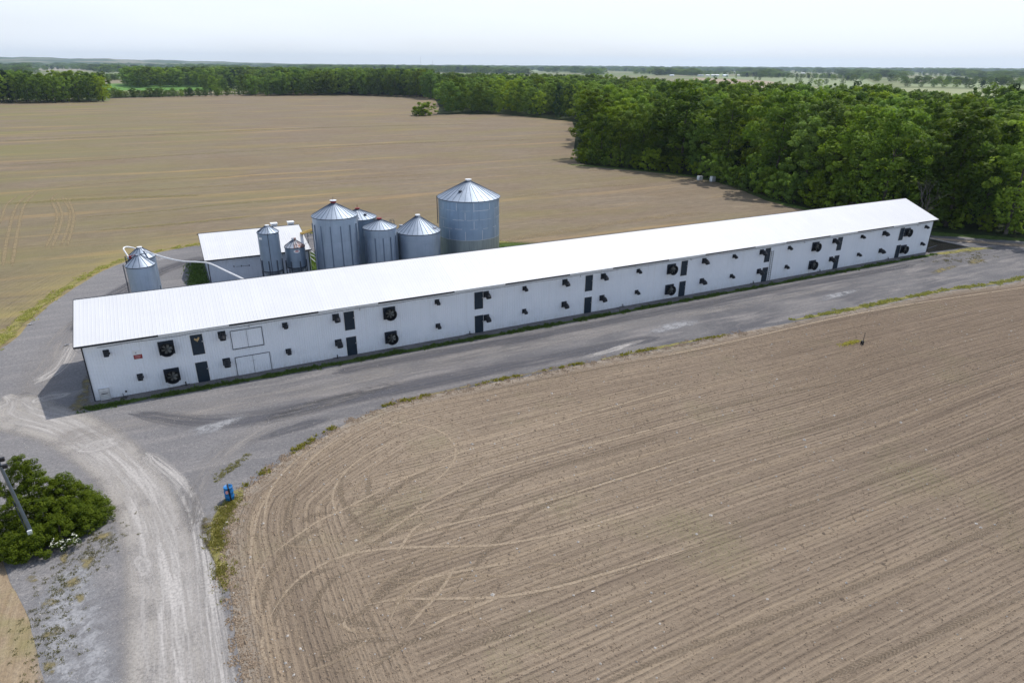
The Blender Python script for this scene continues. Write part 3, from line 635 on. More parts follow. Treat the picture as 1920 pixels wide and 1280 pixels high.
def bnp(name, vf, mat, parent=None):
    o = np_mesh(name, vf[0], vf[1], mat, parent or barn); o.location = (-BX0, 0, 0); return o
bnp('wall', corrugated(BX0, BX1, -.3, EV-.12, 0, .229, .022), M['white_wall'])
bnp('wall', corrugated(BX0, BX1, -.3, EV-.12, BYD, .229, .022, 1), M['white_wall'])
for xx in (BX0, BX1):
    m = MB(); s_ = 1 if xx == BX0 else -1; q = [(xx, 0, -.3), (xx, BYD, -.3), (xx, BYD, EV-.1), (xx, BYD/2, RDG-.1), (xx, 0, EV-.1)]
    m.add(q, [(4, 3, 2, 1, 0) if s_ > 0 else (0, 1, 2, 3, 4)]); bp('gable_wall', m, M['white_wall'])
RX0, RX1 = 4.6, 127.6
sl_ = (RDG-EV)/(BYD/2+.45)
bnp('roof', join([ribbed_roof(RX0, RX1, -.45, EV, BYD/2, RDG, .305, .012), ribbed_roof(RX0, RX1, BYD+.45, EV, BYD/2, RDG, .305, .012)]), M['white_roof'])
m = MB(); m.box(RX0, RX1, -.42, -.02, EV-.14, EV-.10); m.box(RX0, RX1, BYD+.02, BYD+.42, EV-.14, EV-.10); bp('soffit', m, M['trim_white'])
m = MB(); m.bar((RX0, BYD/2+.06, RDG+.012), (RX1, BYD/2+.06, RDG+.012), .12, .05); m.bar((RX0, BYD/2+.24, RDG-.05), (RX1, BYD/2+.24, RDG-.05), .22, .05); bp('ridge_cap', m, M['trim_dark'])
# fascia: bare dark lengths alternate with white capped lengths
segs = [4.6, 11.3, 17.4, 25.9, 32.1, 40.8, 47.1, 55.8, 62.1, 70.9, 77.1, 86.2, 92.2, 101.4, 107.5, 116.0, 122.2, 127.6]
for i in range(len(segs)-1):
    m = MB()
    if i % 2 == 0: m.box(segs[i]+.01, segs[i+1]-.01, -.52, -.455, EV-.16, EV+.0); bp('fascia', m, M['trim_dark'])
    else: m.box(segs[i], segs[i+1], -.56, -.455, EV-.02, EV+.04); m.box(segs[i], segs[i+1], -.50, -.455, EV-.12, EV-.05); bp('gutter', m, M['trim_white'])
for xx in (RX0, RX1):
    m = MB(); m.bar((xx, -.45, EV-.06), (xx, BYD/2, RDG-.07), .05, .15); m.bar((xx, BYD+.45, EV-.06), (xx, BYD/2, RDG-.07), .05, .15); bp('barge_trim', m, M['trim_dark'])
bp('corner_trim', MB().box(BX0-.05, BX0+.045, -.07, .03, -.3, EV-.15), M['trim_dark']); bp('corner_trim', MB().box(BX1-.03, BX1+.05, -.07, .03, -.3, EV-.15), M['trim_dark'])
# cable running under the eave
pts = []
for i, xx in enumerate(np.linspace(6.3, 126, 110)): pts.append((xx, -.06, 5.12+.035*math.sin(xx*.9)+.02*math.sin(xx*2.3)))
m = MB().tube(pts, .018, 5); bp('cable', m, M['steel_dark'])
for xx in (19.2, 30.2, 57.6, 75.0, 96.5, 122.8): m = MB(); m.bar((xx, -.03, 5.14), (xx, -.16, 5.02), .05); m.box(xx-.05, xx+.05, -.2, -.1, 4.92, 5.04); bp('wall_lamp', m, M['steel'])
m = MB().tube([(4.62, -.3, EV-.15), (4.68, -.35, EV-.42), (4.95, -.2, EV-.55), (5.1, -.1, EV-.5)], .015, 5); bp('loose_cable', m, M['steel_dark'])

SX = [13.84, 28.47, 43.36, 58.35, 73.46, 88.74, 103.87, 118.59]
for k, x in enumerate(SX):
    for up in (0, 1):
        z0, z1 = (2.90, 4.95) if up else (-.02, 2.1)
        f = bp('door', MB().box(x+.02, x+1.09, -.062, -.004, z0, z1), M['door'])
        fr = MB(); fr.box(x-.05, x+.02, -.05, -.003, z0, z1+.06); fr.box(x+1.09, x+1.16, -.05, -.003, z0, z1+.06); fr.box(x+.02, x+1.09, -.05, -.003, z1, z1+.06)
        o = fr.build('door_frame', M['trim_white'], f)
        h = MB(); zc = z0+1.35 if not up else z0+1.3
        h.box(x+.97, x+1.05, -.12, -.062, zc-.05, zc+.05); h.bar((x+.98, -.12, zc), (x+1.2, -.12, zc+.02), .03); h.build('handle', M['steel'], f)
# tan fowl shaped emblem on the first upper door
m = MB(); ex, ez = 14.42, 4.48
out = [(-.25, .02), (-.18, .16), (-.12, .07), (-.02, .03), (.08, .10), (.12, .2), (.2, .17), (.27, .1), (.2, .08), (.2, -.03), (.12, -.12), (.03, -.16), (.03, -.26), (-.02, -.26), (-.04, -.16), (-.16, -.1)]
nb = len(out); V = [(ex+a, -.085, ez+b) for a, b in out]+[(ex+a, -.064, ez+b) for a, b in out]
m.add(V, [tuple(range(nb)), tuple(reversed(range(nb, 2*nb)))]+[(i, i+nb, (i+1) % nb+nb, (i+1) % nb) for i in range(nb)]); bp('emblem', m, M['tan'])

def loading_door(x0, x1, z0, z1, sill):
    d = bp('loading_door', MB().box(x0, x1, -.055, -.03, z0, z1), M['white_wall'])
    V, F = corrugated(x0+.03, x1-.03, z0+.03, z1-.03, -.058, .229, .02); np_mesh('panel', V, F, M['white_wall'], d)
    m = MB(); m.box(x0-.05, x0, -.08, -.004, z0, z1+.05); m.box(x1, x1+.05, -.08, -.004, z0, z1+.05); m.box(x0, x1, -.08, -.004, z1, z1+.05)
    if sill: m.box(x0-.05, x1+.05, -.11, -.004, z0-.07, z0)
    m.box((x0+x1)/2-.012, (x0+x1)/2+.012, -.084, -.058, z0+.02, z1-.02)
    m.build('frame', M['steel_dark'], d); return d
loading_door(17.45, 20.3, 2.88, 4.72, True)
d = loading_door(17.5, 20.7, -.02, 1.92, False); MB().bar((18.9, -.1, 1.35), (19.3, -.1, 1.37), .03).build('latch', M['steel'], d)

def big_fan(x, z):
    """square housing, round discharge cone, six-blade propeller at rest"""
    m = MB(); s_ = .66; m.box(x-s_, x+s_, -.16, -.003, z-s_, z+s_); p = bp('exhaust_fan', m, M['housing'])
    m = MB(); zc = z-.06; c = (x+.02, 0, zc); prof = [(.50, -.16), (.535, -.30), (.59, -.48), (.635, -.64), (.66, -.66), (.62, -.64), (.575, -.48), (.52, -.30), (.49, -.17)]
    m.lathe([(r, y) for r, y in prof], n=36, axis='y', c=c); m.build('discharge_cone', M['black'], p)
    V = [(x+.02+.49*math.cos(a), -.168, zc+.49*math.sin(a)) for a in np.linspace(0, 2*math.pi, 28, endpoint=False)]
    MB().add(V, [tuple(range(28))]).build('shutter', M['black'], p)
    m = MB()
    for q in range(6):
        a = q*math.pi/3+.35+x*.7; ca, sa = math.cos(a), math.sin(a); pr = []
        for rr, wd, tw in ((.08, .07, .05), (.25, .10, .04), (.46, .12, .025)):
            for sg in (-1, 1): pr.append((x+.02+rr*ca-sg*wd*sa, -.36+sg*tw, zc+rr*sa+sg*wd*ca))
        m.add(pr, [(0, 1, 3, 2), (2, 3, 5, 4)])
    m.lathe([(0.001, -.44), (.08, -.43), (.09, -.33), (0.001, -.32)], n=12, axis='y', c=(x+.02, 0, zc)); m.build('propeller', M['blade'], p)
    m = MB()
    for a in (.25, .25+math.pi/2): m.bar((x+.02+.6*math.cos(a), -.56, zc+.6*math.sin(a)), (x+.02-.6*math.cos(a), -.56, zc-.6*math.sin(a)), .02)
    m.build('strut', M['blade_dark'], p); return p
def hood(x, z, s):
    """square wall plate with a round elbow hood turned down"""
    m = MB(); m.box(x-s, x+s, -.10, -.003, z-s, z+s); p = bp('vent_hood', m, M['housing'])
    m = MB(); r = s*.86
    m.tube([(x+.02, -.09, z), (x+.02, -.28*s/.35, z-.0), (x+.02, -.52*s/.35, z-.04), (x+.02, -.72*s/.35, z-.15*s/.35), (x+.02, -.82*s/.35, z-.30*s/.35)], [r*.92, r, r*1.04, r*1.02, r*.96], 16, cap=False)
    m.lathe([(r*1.02, -.2*s/.35), (r*1.09, -.21*s/.35), (r*1.09, -.24*s/.35), (r*1.02, -.25*s/.35)], n=16, axis='y', c=(x+.02, 0, z)); m.build('elbow', M['black'], p)
    m = MB(); m.box(x+s, x+s+.05, -.14, -.02, z-s*.6, z-s*.2); m.build('bracket', M['steel_dark'], p); return p
for x in (11.75, 33.35, 71.8, 99.05, 120.45): big_fan(x, 4.12); big_fan(x, 1.30)
SH, MH = .25, .35
for x, s, dx in [(6.9, SH, 2.2), (16.65, MH, 0), (22.55, SH, 0), (27.65, MH, 0), (38.85, SH, 0), (44.85, MH, .0), (49.85, SH, 0), (55.4, MH, 0), (61.0, MH, 0), (66.4, SH, 0), (77.4, MH, 0), (82.8, SH, 0), (88.05, MH, 0), (93.5, SH, 0), (103.1, MH, 0), (109.35, SH, 0), (114.65, MH, 0), (125.15, SH, 0)]:
    hood(x, 4.55, s); hood(x+dx, 1.70, s)
# ladder fixed beside the sixth door
m = MB()
for dx in (0, .42): m.bar((90.0+dx, -.16, .1), (89.95+dx, -.12, 4.5), .045)
for k in range(15): m.bar((90.0, -.155+.002*k, .3+.29*k), (90.42, -.155+.002*k, .3+.29*k), .03)
bp('ladder', m, M['blade_dark'])
# faded notice: white board, red lower half, pale bars where the lettering is
sg = bp('sign', MB().box(8.93, 9.67, -.05, -.026, 3.42, 4.30), M['trim_white'])
MB().box(8.95, 9.65, -.056, -.05, 3.45, 3.86).build('red_panel', M['red'], sg)
m = MB(); m.box(9.05, 9.55, -.06, -.056, 3.71, 3.76); m.box(9.05, 9.50, -.06, -.056, 3.60, 3.64); m.box(9.1, 9.45, -.06, -.056, 3.51, 3.54); m.build('lettering', M['pink'], sg)
MB().box(9.13, 9.24, -.056, -.05, 4.06, 4.11).build('mark', M['door'], sg)
# low intake box at the left end
ib = bp('intake_box', MB().box(5.62, 6.42, -.20, -.004, .02, 1.12), M['trim_white'])
m = MB()
for k in range(6): m.bar((5.66, -.22-.01*(k % 2), .15+.15*k), (6.38, -.22, .15+.15*k), .02, .05)
m.box(5.60, 5.63, -.23, -.15, 0, 1.15); m.box(6.41, 6.44, -.23, -.15, 0, 1.15); m.box(5.63, 6.41, -.23, -.18, 1.1, 1.15); m.build('louvre', M['steel'], ib)
MB().box(5.75, 6.25, -.26, -.22, .62, .67).build('lip', M['steel_dark'], ib)
bp('outlet', MB().box(7.64, 7.76, -.12, -.003, .36, .5), M['black'])
for x in (12.75, 27.4, 42.7, 64.3, 87.2, 101.0, 117.0):
    m = MB().tube([(x, -.06, .32), (x, -.12, .30), (x, -.15, .05), (x, -.3, -.01)], .05, 8); m.box(x-.5, x+.35, -.05, -.024, -.01, .05); bp('drain_pipe', m, M['black'])
m = MB(); m.tube([(7.45+.27*math.cos(a), -.55+.17*math.sin(a), .04+.02*math.sin(2*a)) for a in np.linspace(0, 6.28, 22)], .03, 6); m.tube([(7.45, -.38, .05), (7.42, -.2, .2), (7.4, -.08, .3)], .025, 6)
tag(m.build('hose', M['black']), 'black hose coiled in a ring on the gravel at the foot of the barn wall', 'hose')

# ================================================================ SHED
shed = tag(empty('shed', (17.6, 31.3, 0)), 'low white roofed metal shed behind the barn between the feed bins', 'shed')
SX0, SX1, SY0, SY1, SE, SR = 17.35, 30.9, 31.4, 47.6, 4.02, 5.92
def sp_(name, mb, mat, parent=None):
    o = mb.build(name, mat, parent or shed)
    if parent is None: o.location = (-17.6, -31.3, 0)
    return o
for vf in (corrugated(SX0, SX1, -.1, SE-.08, SY0, .229, .02), corrugated(SX0, SX1, -.1, SE-.08, SY1, .229, .02, 1)):
    o = np_mesh('wall', vf[0], vf[1], M['shed_wall'], shed); o.location = (-17.6, -31.3, 0)
for xx, s_ in ((SX0, 1), (SX1, -1)):
    q = [(xx, SY0, -.1), (xx, SY1, -.1), (xx, SY1, SE-.08), (xx, (SY0+SY1)/2, SR-.08), (xx, SY0, SE-.08)]
    sp_('gable_wall', MB().add(q, [(4, 3, 2, 1, 0) if s_ > 0 else (0, 1, 2, 3, 4)]), M['shed_wall'])
ym = (SY0+SY1)/2
vf = join([ribbed_roof(SX0-.35, SX1+.35, SY0-.4, SE, ym, SR, .305, .022), ribbed_roof(SX0-.35, SX1+.35, SY1+.4, SE, ym, SR, .305, .022)])
o = np_mesh('roof', vf[0], vf[1], M['white_roof'], shed); o.location = (-17.6, -31.3, 0)
m = MB(); m.box(SX0-.35, SX1+.35, SY0-.45, SY0-.4, SE-.16, SE+.02)
for xx in (SX0-.37, SX1+.37): m.bar((xx, SY0-.4, SE-.05), (xx, ym, SR-.05), .05, .16); m.bar((xx, SY1+.4, SE-.05), (xx, ym, SR-.05), .05, .16)
m.bar((SX0-.35, ym+.12, SR+.0), (SX1+.35, ym+.12, SR+.0), .3, .06)
m.box(SX0-.05, SX0+.07, SY0-.05, SY0+.03, -.1, SE-.1); m.box(SX1-.07, SX1+.05, SY0-.05, SY0+.03, -.1, SE-.1); sp_('trim', m, M['trim_dark'])
for px_, py_ in ((514, 425), (545, 420)):
    P = gy(px_, py_, ym+.9); m = MB(); m.box(P[0]-.42, P[0]+.42, ym+.4, ym+1.3, SR-.35, SR+.32); m.box(P[0]-.5, P[0]+.5, ym+.3, ym+1.4, SR+.32, SR+.42); sp_('roof_vent', m, M['trim_white'])
m = MB(); m.box(21.0, 22.9, SY0-.04, SY0-.022, 0, 2.6); sp_('sliding_door', m, M['shed_wall'])
m = MB()
for xx, zz_ in ((20.6, 2.8), (21.6, 2.75), (22.6, 2.7)): m.box(xx-.05, xx+.05, SY0-.1, SY0-.02, zz_-.2, zz_)
m.bar((20.9, SY0-.08, 2.62), (22.5, SY0-.08, 2.6), .03); sp_('door_rail', m, M['steel_dark'])

# ================================================================ GRAIN BINS AND FEED BINS
def bin_(name, label, px1, px2, Y, zr, za, z0, wall, roof, cap, group=None, nrib=24, posts=0, post_top=None, hopper=None, apex_px=None, r=None, x=None, caphat=None):
    if x is None:
        A = gy(px1, 450, Y); B = gy(px2, 450, Y); x = (A[0]+B[0])/2
    t = tag(empty(name, (x, Y, 0)), label, 'grain bin' if not hopper else 'feed bin', group)
    m = MB(); m.lathe([(r, z0), (r, zr)], n=56); m.build('wall', wall, t)
    m = MB(); m.lathe([(r*1.03, zr-.03), (r*1.03, zr+.02)], n=nrib*2, smooth=False); m.lathe([(r*1.03, zr+.02), (.28, za)], n=nrib*2)
    ro = m.build('roof', roof, t)
    m = MB()
    for k in range(nrib):
        a = 2*math.pi*k/nrib; ca, sa = math.cos(a), math.sin(a); m.bar((r*1.03*ca, r*1.03*sa, zr+.035), (.3*ca, .3*sa, za+.02), .035, .06)
    m.build('roof_rib', M['seam'], ro)
    m = MB(); m.lathe([(r*1.035, zr-.09), (r*1.045, zr-.03), (r*1.03, zr+.0)], n=56); m.build('eave_ring', M['steel_dark'], t)
    m = MB(); ch = caphat or (.34, .22)
    m.lathe([(ch[0]*.75, za-.08), (ch[0]*.75, za+ch[1]*.5), (ch[0], za+ch[1]*.55), (ch[0], za+ch[1]), (.001, za+ch[1]+.04)], n=20, smooth=False); m.build('cap', cap, t)
    if posts:
        for k in range(posts):
            a = 2*math.pi*(k+.5)/posts; ca, sa = math.cos(a), math.sin(a); rr = r+.05
            zb = 0 if hopper else z0
            MB().bar((rr*ca, rr*sa, zb), (rr*ca, rr*sa, post_top), .13, .09).build('leg' if hopper else 'stiffener', M['steel_dark'] if hopper else M['stiff'], t)
    if hopper:
        m = MB(); m.lathe([(r, z0), (.28, z0-hopper), (.28, z0-hopper-.25)], n=40); m.build('hopper', wall, t)
        m = MB(); m.lathe([(r+.02, z0-.1), (r+.06, z0-.02), (r+.02, z0+.04)], n=48); m.build('hopper_ring', M['steel_dark'], t)
    return t
def ladder(t, a, r, z0, z1, cage=False, mat='steel_dark'):
    m = MB(); ca, sa = math.cos(a), math.sin(a); rr = r+.22; tx, ty = -sa*.22, ca*.22
    for sg_ in (-1, 1): m.bar((rr*ca+sg_*tx, rr*sa+sg_*ty, z0), (rr*ca+sg_*tx, rr*sa+sg_*ty, z1), .05)
    z = z0+.2
    while z < z1-.05: m.bar((rr*ca-tx, rr*sa-ty, z), (rr*ca+tx, rr*sa+ty, z), .035); z += .33
    o = m.build('ladder', M[mat], t)
    if cage:
        m = MB(); z = z0+2.2; R2 = .40; cx_, cy_ = (rr+.36)*ca, (rr+.36)*sa; angs = [a+q for q in np.linspace(-2.2, 2.2, 9)]
        while z <= z1+.9:
            m.tube([(cx_+R2*math.cos(q), cy_+R2*math.sin(q), z) for q in angs], .022, 4); z += .8
        for q in (angs[0], angs[2], angs[4], angs[6], angs[8]): m.bar((cx_+R2*math.cos(q), cy_+R2*math.sin(q), z0+2.2), (cx_+R2*math.cos(q), cy_+R2*math.sin(q), z-.8), .03)
        m.build('cage', M[mat], o)
    return o
def lid(t, a, rr, r, zr, za, mat='steel', s=.3):
    """round hatch on the roof cone"""
    f = 1-(rr/(r*1.03)); z = zr+(za-zr)*f; x, y = rr*math.cos(a), rr*math.sin(a); m = MB()
    m.lathe([(s, z-.1), (s, z+.24), (.001, z+.3)], cx=x, cy=y, n=14, smooth=False); return m.build('hatch', M[mat], t)
MC = -math.atan2(.82, -.42)   # not used for placement, only as a start angle
b1 = bin_('grain_bin', 'tall galvanised bin with red and white cap next to the shed, dark vertical stiffeners', 587, 669, 26, 9.72, 11.35, 1.3, M['galv'], M['galv_roof'], M['red'], nrib=26, posts=14, post_top=8.75, r=3.02, x=34.02, caphat=(.42, .3))
MB().lathe([(.46, 11.66), (.46, 11.74), (.001, 11.78)], n=16, smooth=False).build('cap_lid', M['trim_white'], b1)
MB().bar((0, 0, 11.75), (.02, 0, 12.2), .04).build('cap_rod', M['steel_dark'], b1)
m = MB()
for k in range(10):
    a = 2*math.pi*k/10; m.box(3.0*math.cos(a)-.07, 3.0*math.cos(a)+.07, 3.0*math.sin(a)-.07, 3.0*math.sin(a)+.07, 0, 1.3)
m.build('support_frame', M['steel_dark'], b1)
P = gy(671, 404, 32)
b2 = bin_('grain_bin', 'dull bin with small red cap half hidden behind two other galvanised bins', 0, 0, 32, 7.9, 9.0, .9, M['galv_dark'], M['galv_roof'], M['red'], nrib=24, posts=14, post_top=7.0, r=2.62, x=P[0], caphat=(.38, .22))
MB().bar((0, 0, 9.2), (0, 0, 9.75), .05).build('cap_rod', M['red'], b2); lid(b2, -1.15, 1.7, 2.62, 7.9, 9.0, 'steel_dark', .22)
m = MB()
for k in range(5): m.bar((-.75+.0*k, -2.4+.22*k*1.0, 8.05+.2*k), (-.35, -2.4+.22*k, 8.05+.2*k), .05)
m.bar((-.75, -2.5, 7.98), (-.75, -1.2, 9.0), .04); m.bar((-.35, -2.5, 7.98), (-.35, -1.2, 9.0), .04); m.build('roof_ladder', M['steel'], b2)
b3 = bin_('grain_bin', 'smaller galvanised bin with bright red cap in the middle of the bin row', 0, 0, 25, 7.72, 8.75, .5, M['galv'], M['galv_roof'], M['red'], nrib=24, posts=13, post_top=6.6, r=2.30, x=39.95, caphat=(.38, .22))
b4 = bin_('grain_bin', 'stubby galvanised bin with white cap and a caged ladder on its left side', 0, 0, 25, 6.66, 8.7, 0, M['galv'], M['galv_roof'], M['trim_white'], nrib=26, r=3.12, x=45.62, caphat=(.36, .24))
ladder(b4, math.pi*1.0-.12, 3.12, .6, 7.6, cage=True)
lid(b4, -.75, 2.55, 3.12, 6.66, 8.7, 'steel', .27); lid(b4, 2.45, 2.6, 3.12, 6.66, 8.7, 'steel', .3)
for zz_ in (6.2, 5.8, 5.45): MB().lathe([(3.13, zz_-.03), (3.16, zz_), (3.13, zz_+.03)], n=56).build('stiffening_ring', M['galv_roof'], b4)
b5 = bin_('grain_bin', 'largest grain bin with white cap and white sealed seams on its blue grey wall', 0, 0, 28, 10.35, 12.7, 0, M['galv_big'], M['galv_roof'], M['trim_white'], nrib=30, r=4.66, x=54.95, caphat=(.5, .22))
lid(b5, -2.45, 2.7, 4.66, 10.35, 12.7, 'steel_dark', .27)
ladder(b5, math.pi*.93, 4.66, 6.4, 10.6)
m = MB(); r5 = 4.672; rr5 = random.Random(5)
rings = [8.98, 7.75, 6.42, 5.2, 4.56]
def arc(z, a0, a1, h):
    k = max(2, int((a1-a0)/.06)); V = []
    for q in range(k+1):
        a = a0+(a1-a0)*q/k; j = rr5.uniform(-.02, .02)
        V += [(r5*math.cos(a), r5*math.sin(a), z-h/2+j), (r5*math.cos(a), r5*math.sin(a), z+h/2+j)]
    m.add(V, [(2*q, 2*q+2, 2*q+3, 2*q+1) for q in range(k)])
for i, z in enumerate([8.98, 7.62, 6.25]):
    a = -3.6+i*.3
    while a < .6:
        l = rr5.uniform(.12, .55); arc(z, a, a+l, rr5.choice([.035, .05, .07])); a += l+rr5.uniform(.02, .3)
arc(4.57, -3.6, .6, .05)
for i, (z0, z1) in enumerate([(8.98, 10.3), (7.62, 8.98), (6.25, 7.62), (4.57, 6.25)]):
    for q in range(8):
        a = -3.5+q*.56+(i % 2)*.28
        if rr5.random() < .25: continue
        w = .008; zb = z0 if rr5.random() < .6 else z0-.18
        m.add([(r5*math.cos(a-w), r5*math.sin(a-w), zb), (r5*math.cos(a+w), r5*math.sin(a+w), zb), (r5*math.cos(a+w), r5*math.sin(a+w), z1-rr5.uniform(0, .5)), (r5*math.cos(a-w), r5*math.sin(a-w), z1-rr5.uniform(0, .5))], [(0, 1, 2, 3)])
m.build('seam_sealant', plain('seam_white', (.55, .60, .66), .6), b5)
# hopper bottomed feed bins in front of the shed
b6 = bin_('feed_bin', 'tall slim galvanised feed bin on dark legs in front of the shed', 0, 0, 26.2, 8.25, 9.0, 3.1, M['galv_dark'], M['galv_roof'], M['trim_white'], nrib=16, posts=8, post_top=4.6, hopper=1.7, r=1.36, x=25.1, caphat=(.3, .14))
m = MB(); m.bar((-.25, -1.42, .5), (-.25, -1.42, 8.2), .07); m.bar((-.25, -1.42, 8.25), (0, -.2, 9.0), .06); m.bar((-1.3, -.3, 8.35), (-.15, -.1, 9.05), .07); m.build('fill_pipe', M['steel_dark'], b6)
m = MB(); an = np.linspace(-2.75, -2.35, 4); V = []
for a in an: V += [(1.375*math.cos(a), 1.375*math.sin(a), 7.45), (1.375*math.cos(a), 1.375*math.sin(a), 7.75)]
m.add(V, [(0, 2, 3, 1), (2, 4, 5, 3), (4, 6, 7, 5)]); m.build('plate', M['trim_white'], b6)
b7 = bin_('feed_bin', 'short feed bin with rusty brown roof and oval badge in front of the shed', 0, 0, 27, 5.75, 6.55, 3.0, M['galv_dark'], M['rust'], M['rust'], nrib=14, posts=7, post_top=3.9, hopper=1.6, r=1.34, x=28.4, caphat=(.32, .3))
m = MB()
for sg_ in (-.14, .14): m.bar((sg_+.1, -1.36, 5.80), (sg_+.05, -.3, 6.5), .05)
for k in range(5): m.bar((-.05, -1.3+.22*k, 5.88+.145*k), (.24, -1.3+.22*k, 5.88+.145*k), .045)
m.build('roof_ladder', M['trim_white'], b7)
m = MB(); V = []
for k in range(20):
    q = 2*math.pi*k/20; a = -math.pi/2+.02+.33*math.cos(q)*.95; V.append((1.36*math.cos(a), 1.36*math.sin(a), 5.32+.23*math.sin(q)))
m.add(V, [tuple(range(20))]); bd = m.build('badge', M['trim_white'], b7)
m = MB(); V = []
for k in range(16):
    q = 2*math.pi*k/16; a = -math.pi/2+.02+.2*math.cos(q); V.append((1.364*math.cos(a), 1.364*math.sin(a), 5.32+.12*math.sin(q)))
m.add(V, [tuple(range(16))]); m.build('badge_mark', M['pink'], bd)
b8 = bin_('feed_bin', 'nearer of the two feed bins standing together on the gravel left of the shed', 0, 0, 21.6, 6.82, 7.95, 2.2, M['galv'], M['galv_roof'], M['galv_roof'], nrib=12, posts=6, post_top=3.3, hopper=1.4, r=1.56, x=9.86, caphat=(.28, .1))
ladder(b8, math.pi*.97, 1.56, .4, 7.0)
b9 = bin_('feed_bin', 'farther of the two feed bins left of the shed, white pipe rising over its top', 0, 0, 24.9, 7.0, 8.05, 2.2, M['galv'], M['galv_roof'], M['trim_white'], nrib=12, posts=6, post_top=3.3, hopper=1.4, r=1.52, x=9.98, caphat=(.3, .14))
ladder(b9, math.pi*.97, 1.52, .4, 7.2)
m = MB(); m.bar((-1.5, .2, 7.05), (-.2, .05, 8.1), .09, .12); m.build('lid_lever', M['steel_dark'], b9)
m = MB(); m.bar((-1.5, 1.2, 6.95), (-.15, .1, 8.0), .1, .14); m.bar((-.1, -.05, 8.05), (1.0, -.1, 7.75+.35), .08); m.build('lid_lever', M['steel_dark'], b8)
# white loop of auger pipe linking both bins with the barn
A = gy(238, 479, 22.6); pts = [tuple(gy(px_, py_, Y)) for px_, py_, Y in ((241, 482, 22.3), (235, 473, 22.8), (231.5, 467, 23.4), (234, 463.5, 24.0), (241, 463, 24.5), (251, 465, 25.0), (258, 468.5, 24.8), (272, 471, 24.2), (300, 480, 22.6), (322, 486, 21.2), (345, 490, 19.4), (370, 491, 17.6), (392, 493.5, 15.5), (420, 506, 12.5), (452, 521, 9.2), (458, 524, 8.4))]
tag(MB().tube([tuple(p) for p in smooth_line(pts, 4)], .085, 8).build('feed_pipe', M['pvc']), 'long curved white feed pipe from the twin bins to the barn roof', 'pipe')
P = gy(244, 482, 22.2); m = MB(); m.box(-.13, .13, -.12, .12, -.2, .16); m.bar((0, 0, .1), (.7, .1, .2), .07); o = m.build('auger_motor', M['red'], loc=tuple(P)); tag(o, 'small dark red auger drive where the white pipe meets the nearer twin bin', 'motor')
# yellow auger behind the shed
a0 = gy(560, 439, 38); a1 = gy(590, 430, 29.2)
yg = tag(empty('grain_auger', tuple(a0)), 'yellow grain auger tube between the shed roof and the tall bin', 'auger')
MB().tube([(0, 0, 0), tuple(np.array(a1)-a0)], .2, 10).build('tube', M['yellow'], yg)
m = MB(); dlt = np.array(a1)-a0; m.bar(tuple(dlt*.55+np.array((0, 0, -.2))), tuple(dlt*.55+np.array((.1, 0, -.75))), .06); m.bar(tuple(dlt*.7+np.array((0, 0, -.2))), tuple(dlt*.7+np.array((.1, 0, -.6))), .06); m.bar((0, 0, -.2), tuple(dlt+np.array((0, 0, -.24))), .05); m.build('underframe', M['steel_dark'], yg)
m = MB(); m.bar(tuple(dlt*.55+np.array((0, 0, -.6))), tuple(dlt*.55+np.array((0, 0, -a0[2]-dlt[2]*.55))), .07); m.build('support', M['steel_dark'], yg)
# white pipe rails between shed and tall bin
rl = tag(empty('pipe_rail', (31.2, 28.5, 0)), 'white pipe rails over the grass between the shed and the tall bin', 'railing')
for i, (p, q) in enumerate((((582, 470), (592, 477)), ((582, 477), (592, 482)), ((582, 483), (594, 493)))):
    u = gy(*p, 31.2); w = gy(*q, 26.5); m = MB(); m.tube([tuple(np.array(u)-np.array((31.2, 28.5, 0))), tuple(np.array(w)-np.array((31.2, 28.5, 0)))], .05, 6); m.build('rail', M['pvc'], rl)
u = gy(582, 483, 31.2)-np.array((31.2, 28.5, 0)); m = MB(); m.bar(tuple(u+np.array((0, 0, 1.6))), (u[0], u[1], 0), .06)
w = gy(594, 493, 26.5)-np.array((31.2, 28.5, 0)); m.bar(tuple(w+np.array((0, 0, .9))), (w[0], w[1], 0), .06); m.build('post', M['pvc'], rl)
m = MB()
for k in range(6): m.bar((49.2+.5*k, 21.5+.12*k, .05+.06*k), (51.0+.4*k, 22.3-.1*k, .2), .12, .04)
tag(m.build('scrap_pile', M['wood']), 'weathered boards lying on the grass between the two rightmost bins', 'boards')

# ================================================================ THE PIT at the far end
pit = tag(empty('manure_pit', (132, 3, 0)), 'open black pit with straight concrete rim at the far end of the barn', 'pit')
t = NT('pit_liquid'); p = t.pos(); f = t.noise(p, .8, 5); M['pit'] = t.pbr(t.mix(f, (.004, .004, .005, 1), (.012, .012, .014, 1)), .25, normal=t.bump(t.noise(p, 3, 4), .3, .05), spec=.35)
Q = [(127.15, -.55), (137.2, -1.35), (137.0, 6.3), (127.15, 7.4)]
def off(q): return [(x-132, y-3) for x, y in q]
q = off(Q); MB().add([(x, y, .03) for x, y in q], [(0, 1, 2, 3)]).build('liquid', M['pit'], pit)
for a, b in ((1, 2), (2, 3)):
    MB().bar((*q[a], .07), (*q[b], .07), .16, .14).build('rim', M['concrete'], pit)
MB().bar((*q[0], .03), (*q[1], .03), .12, .08).build('rim', M['steel_dark'], pit)
m = MB(); m.tube([(-3.4, -1.9, .1), (-1.4, -1.6, .1), (.8, -1.2, .1)], .05, 6); m.build('floating_pipe', M['steel_dark'], pit)
tag(MB().box(-.5, .5, -.3, .3, 0, .3).build('pit_cover', M['tank'], loc=(128.2, 4.6, .035)), 'small pale lid lying at the barn end of the black pit', 'lid')

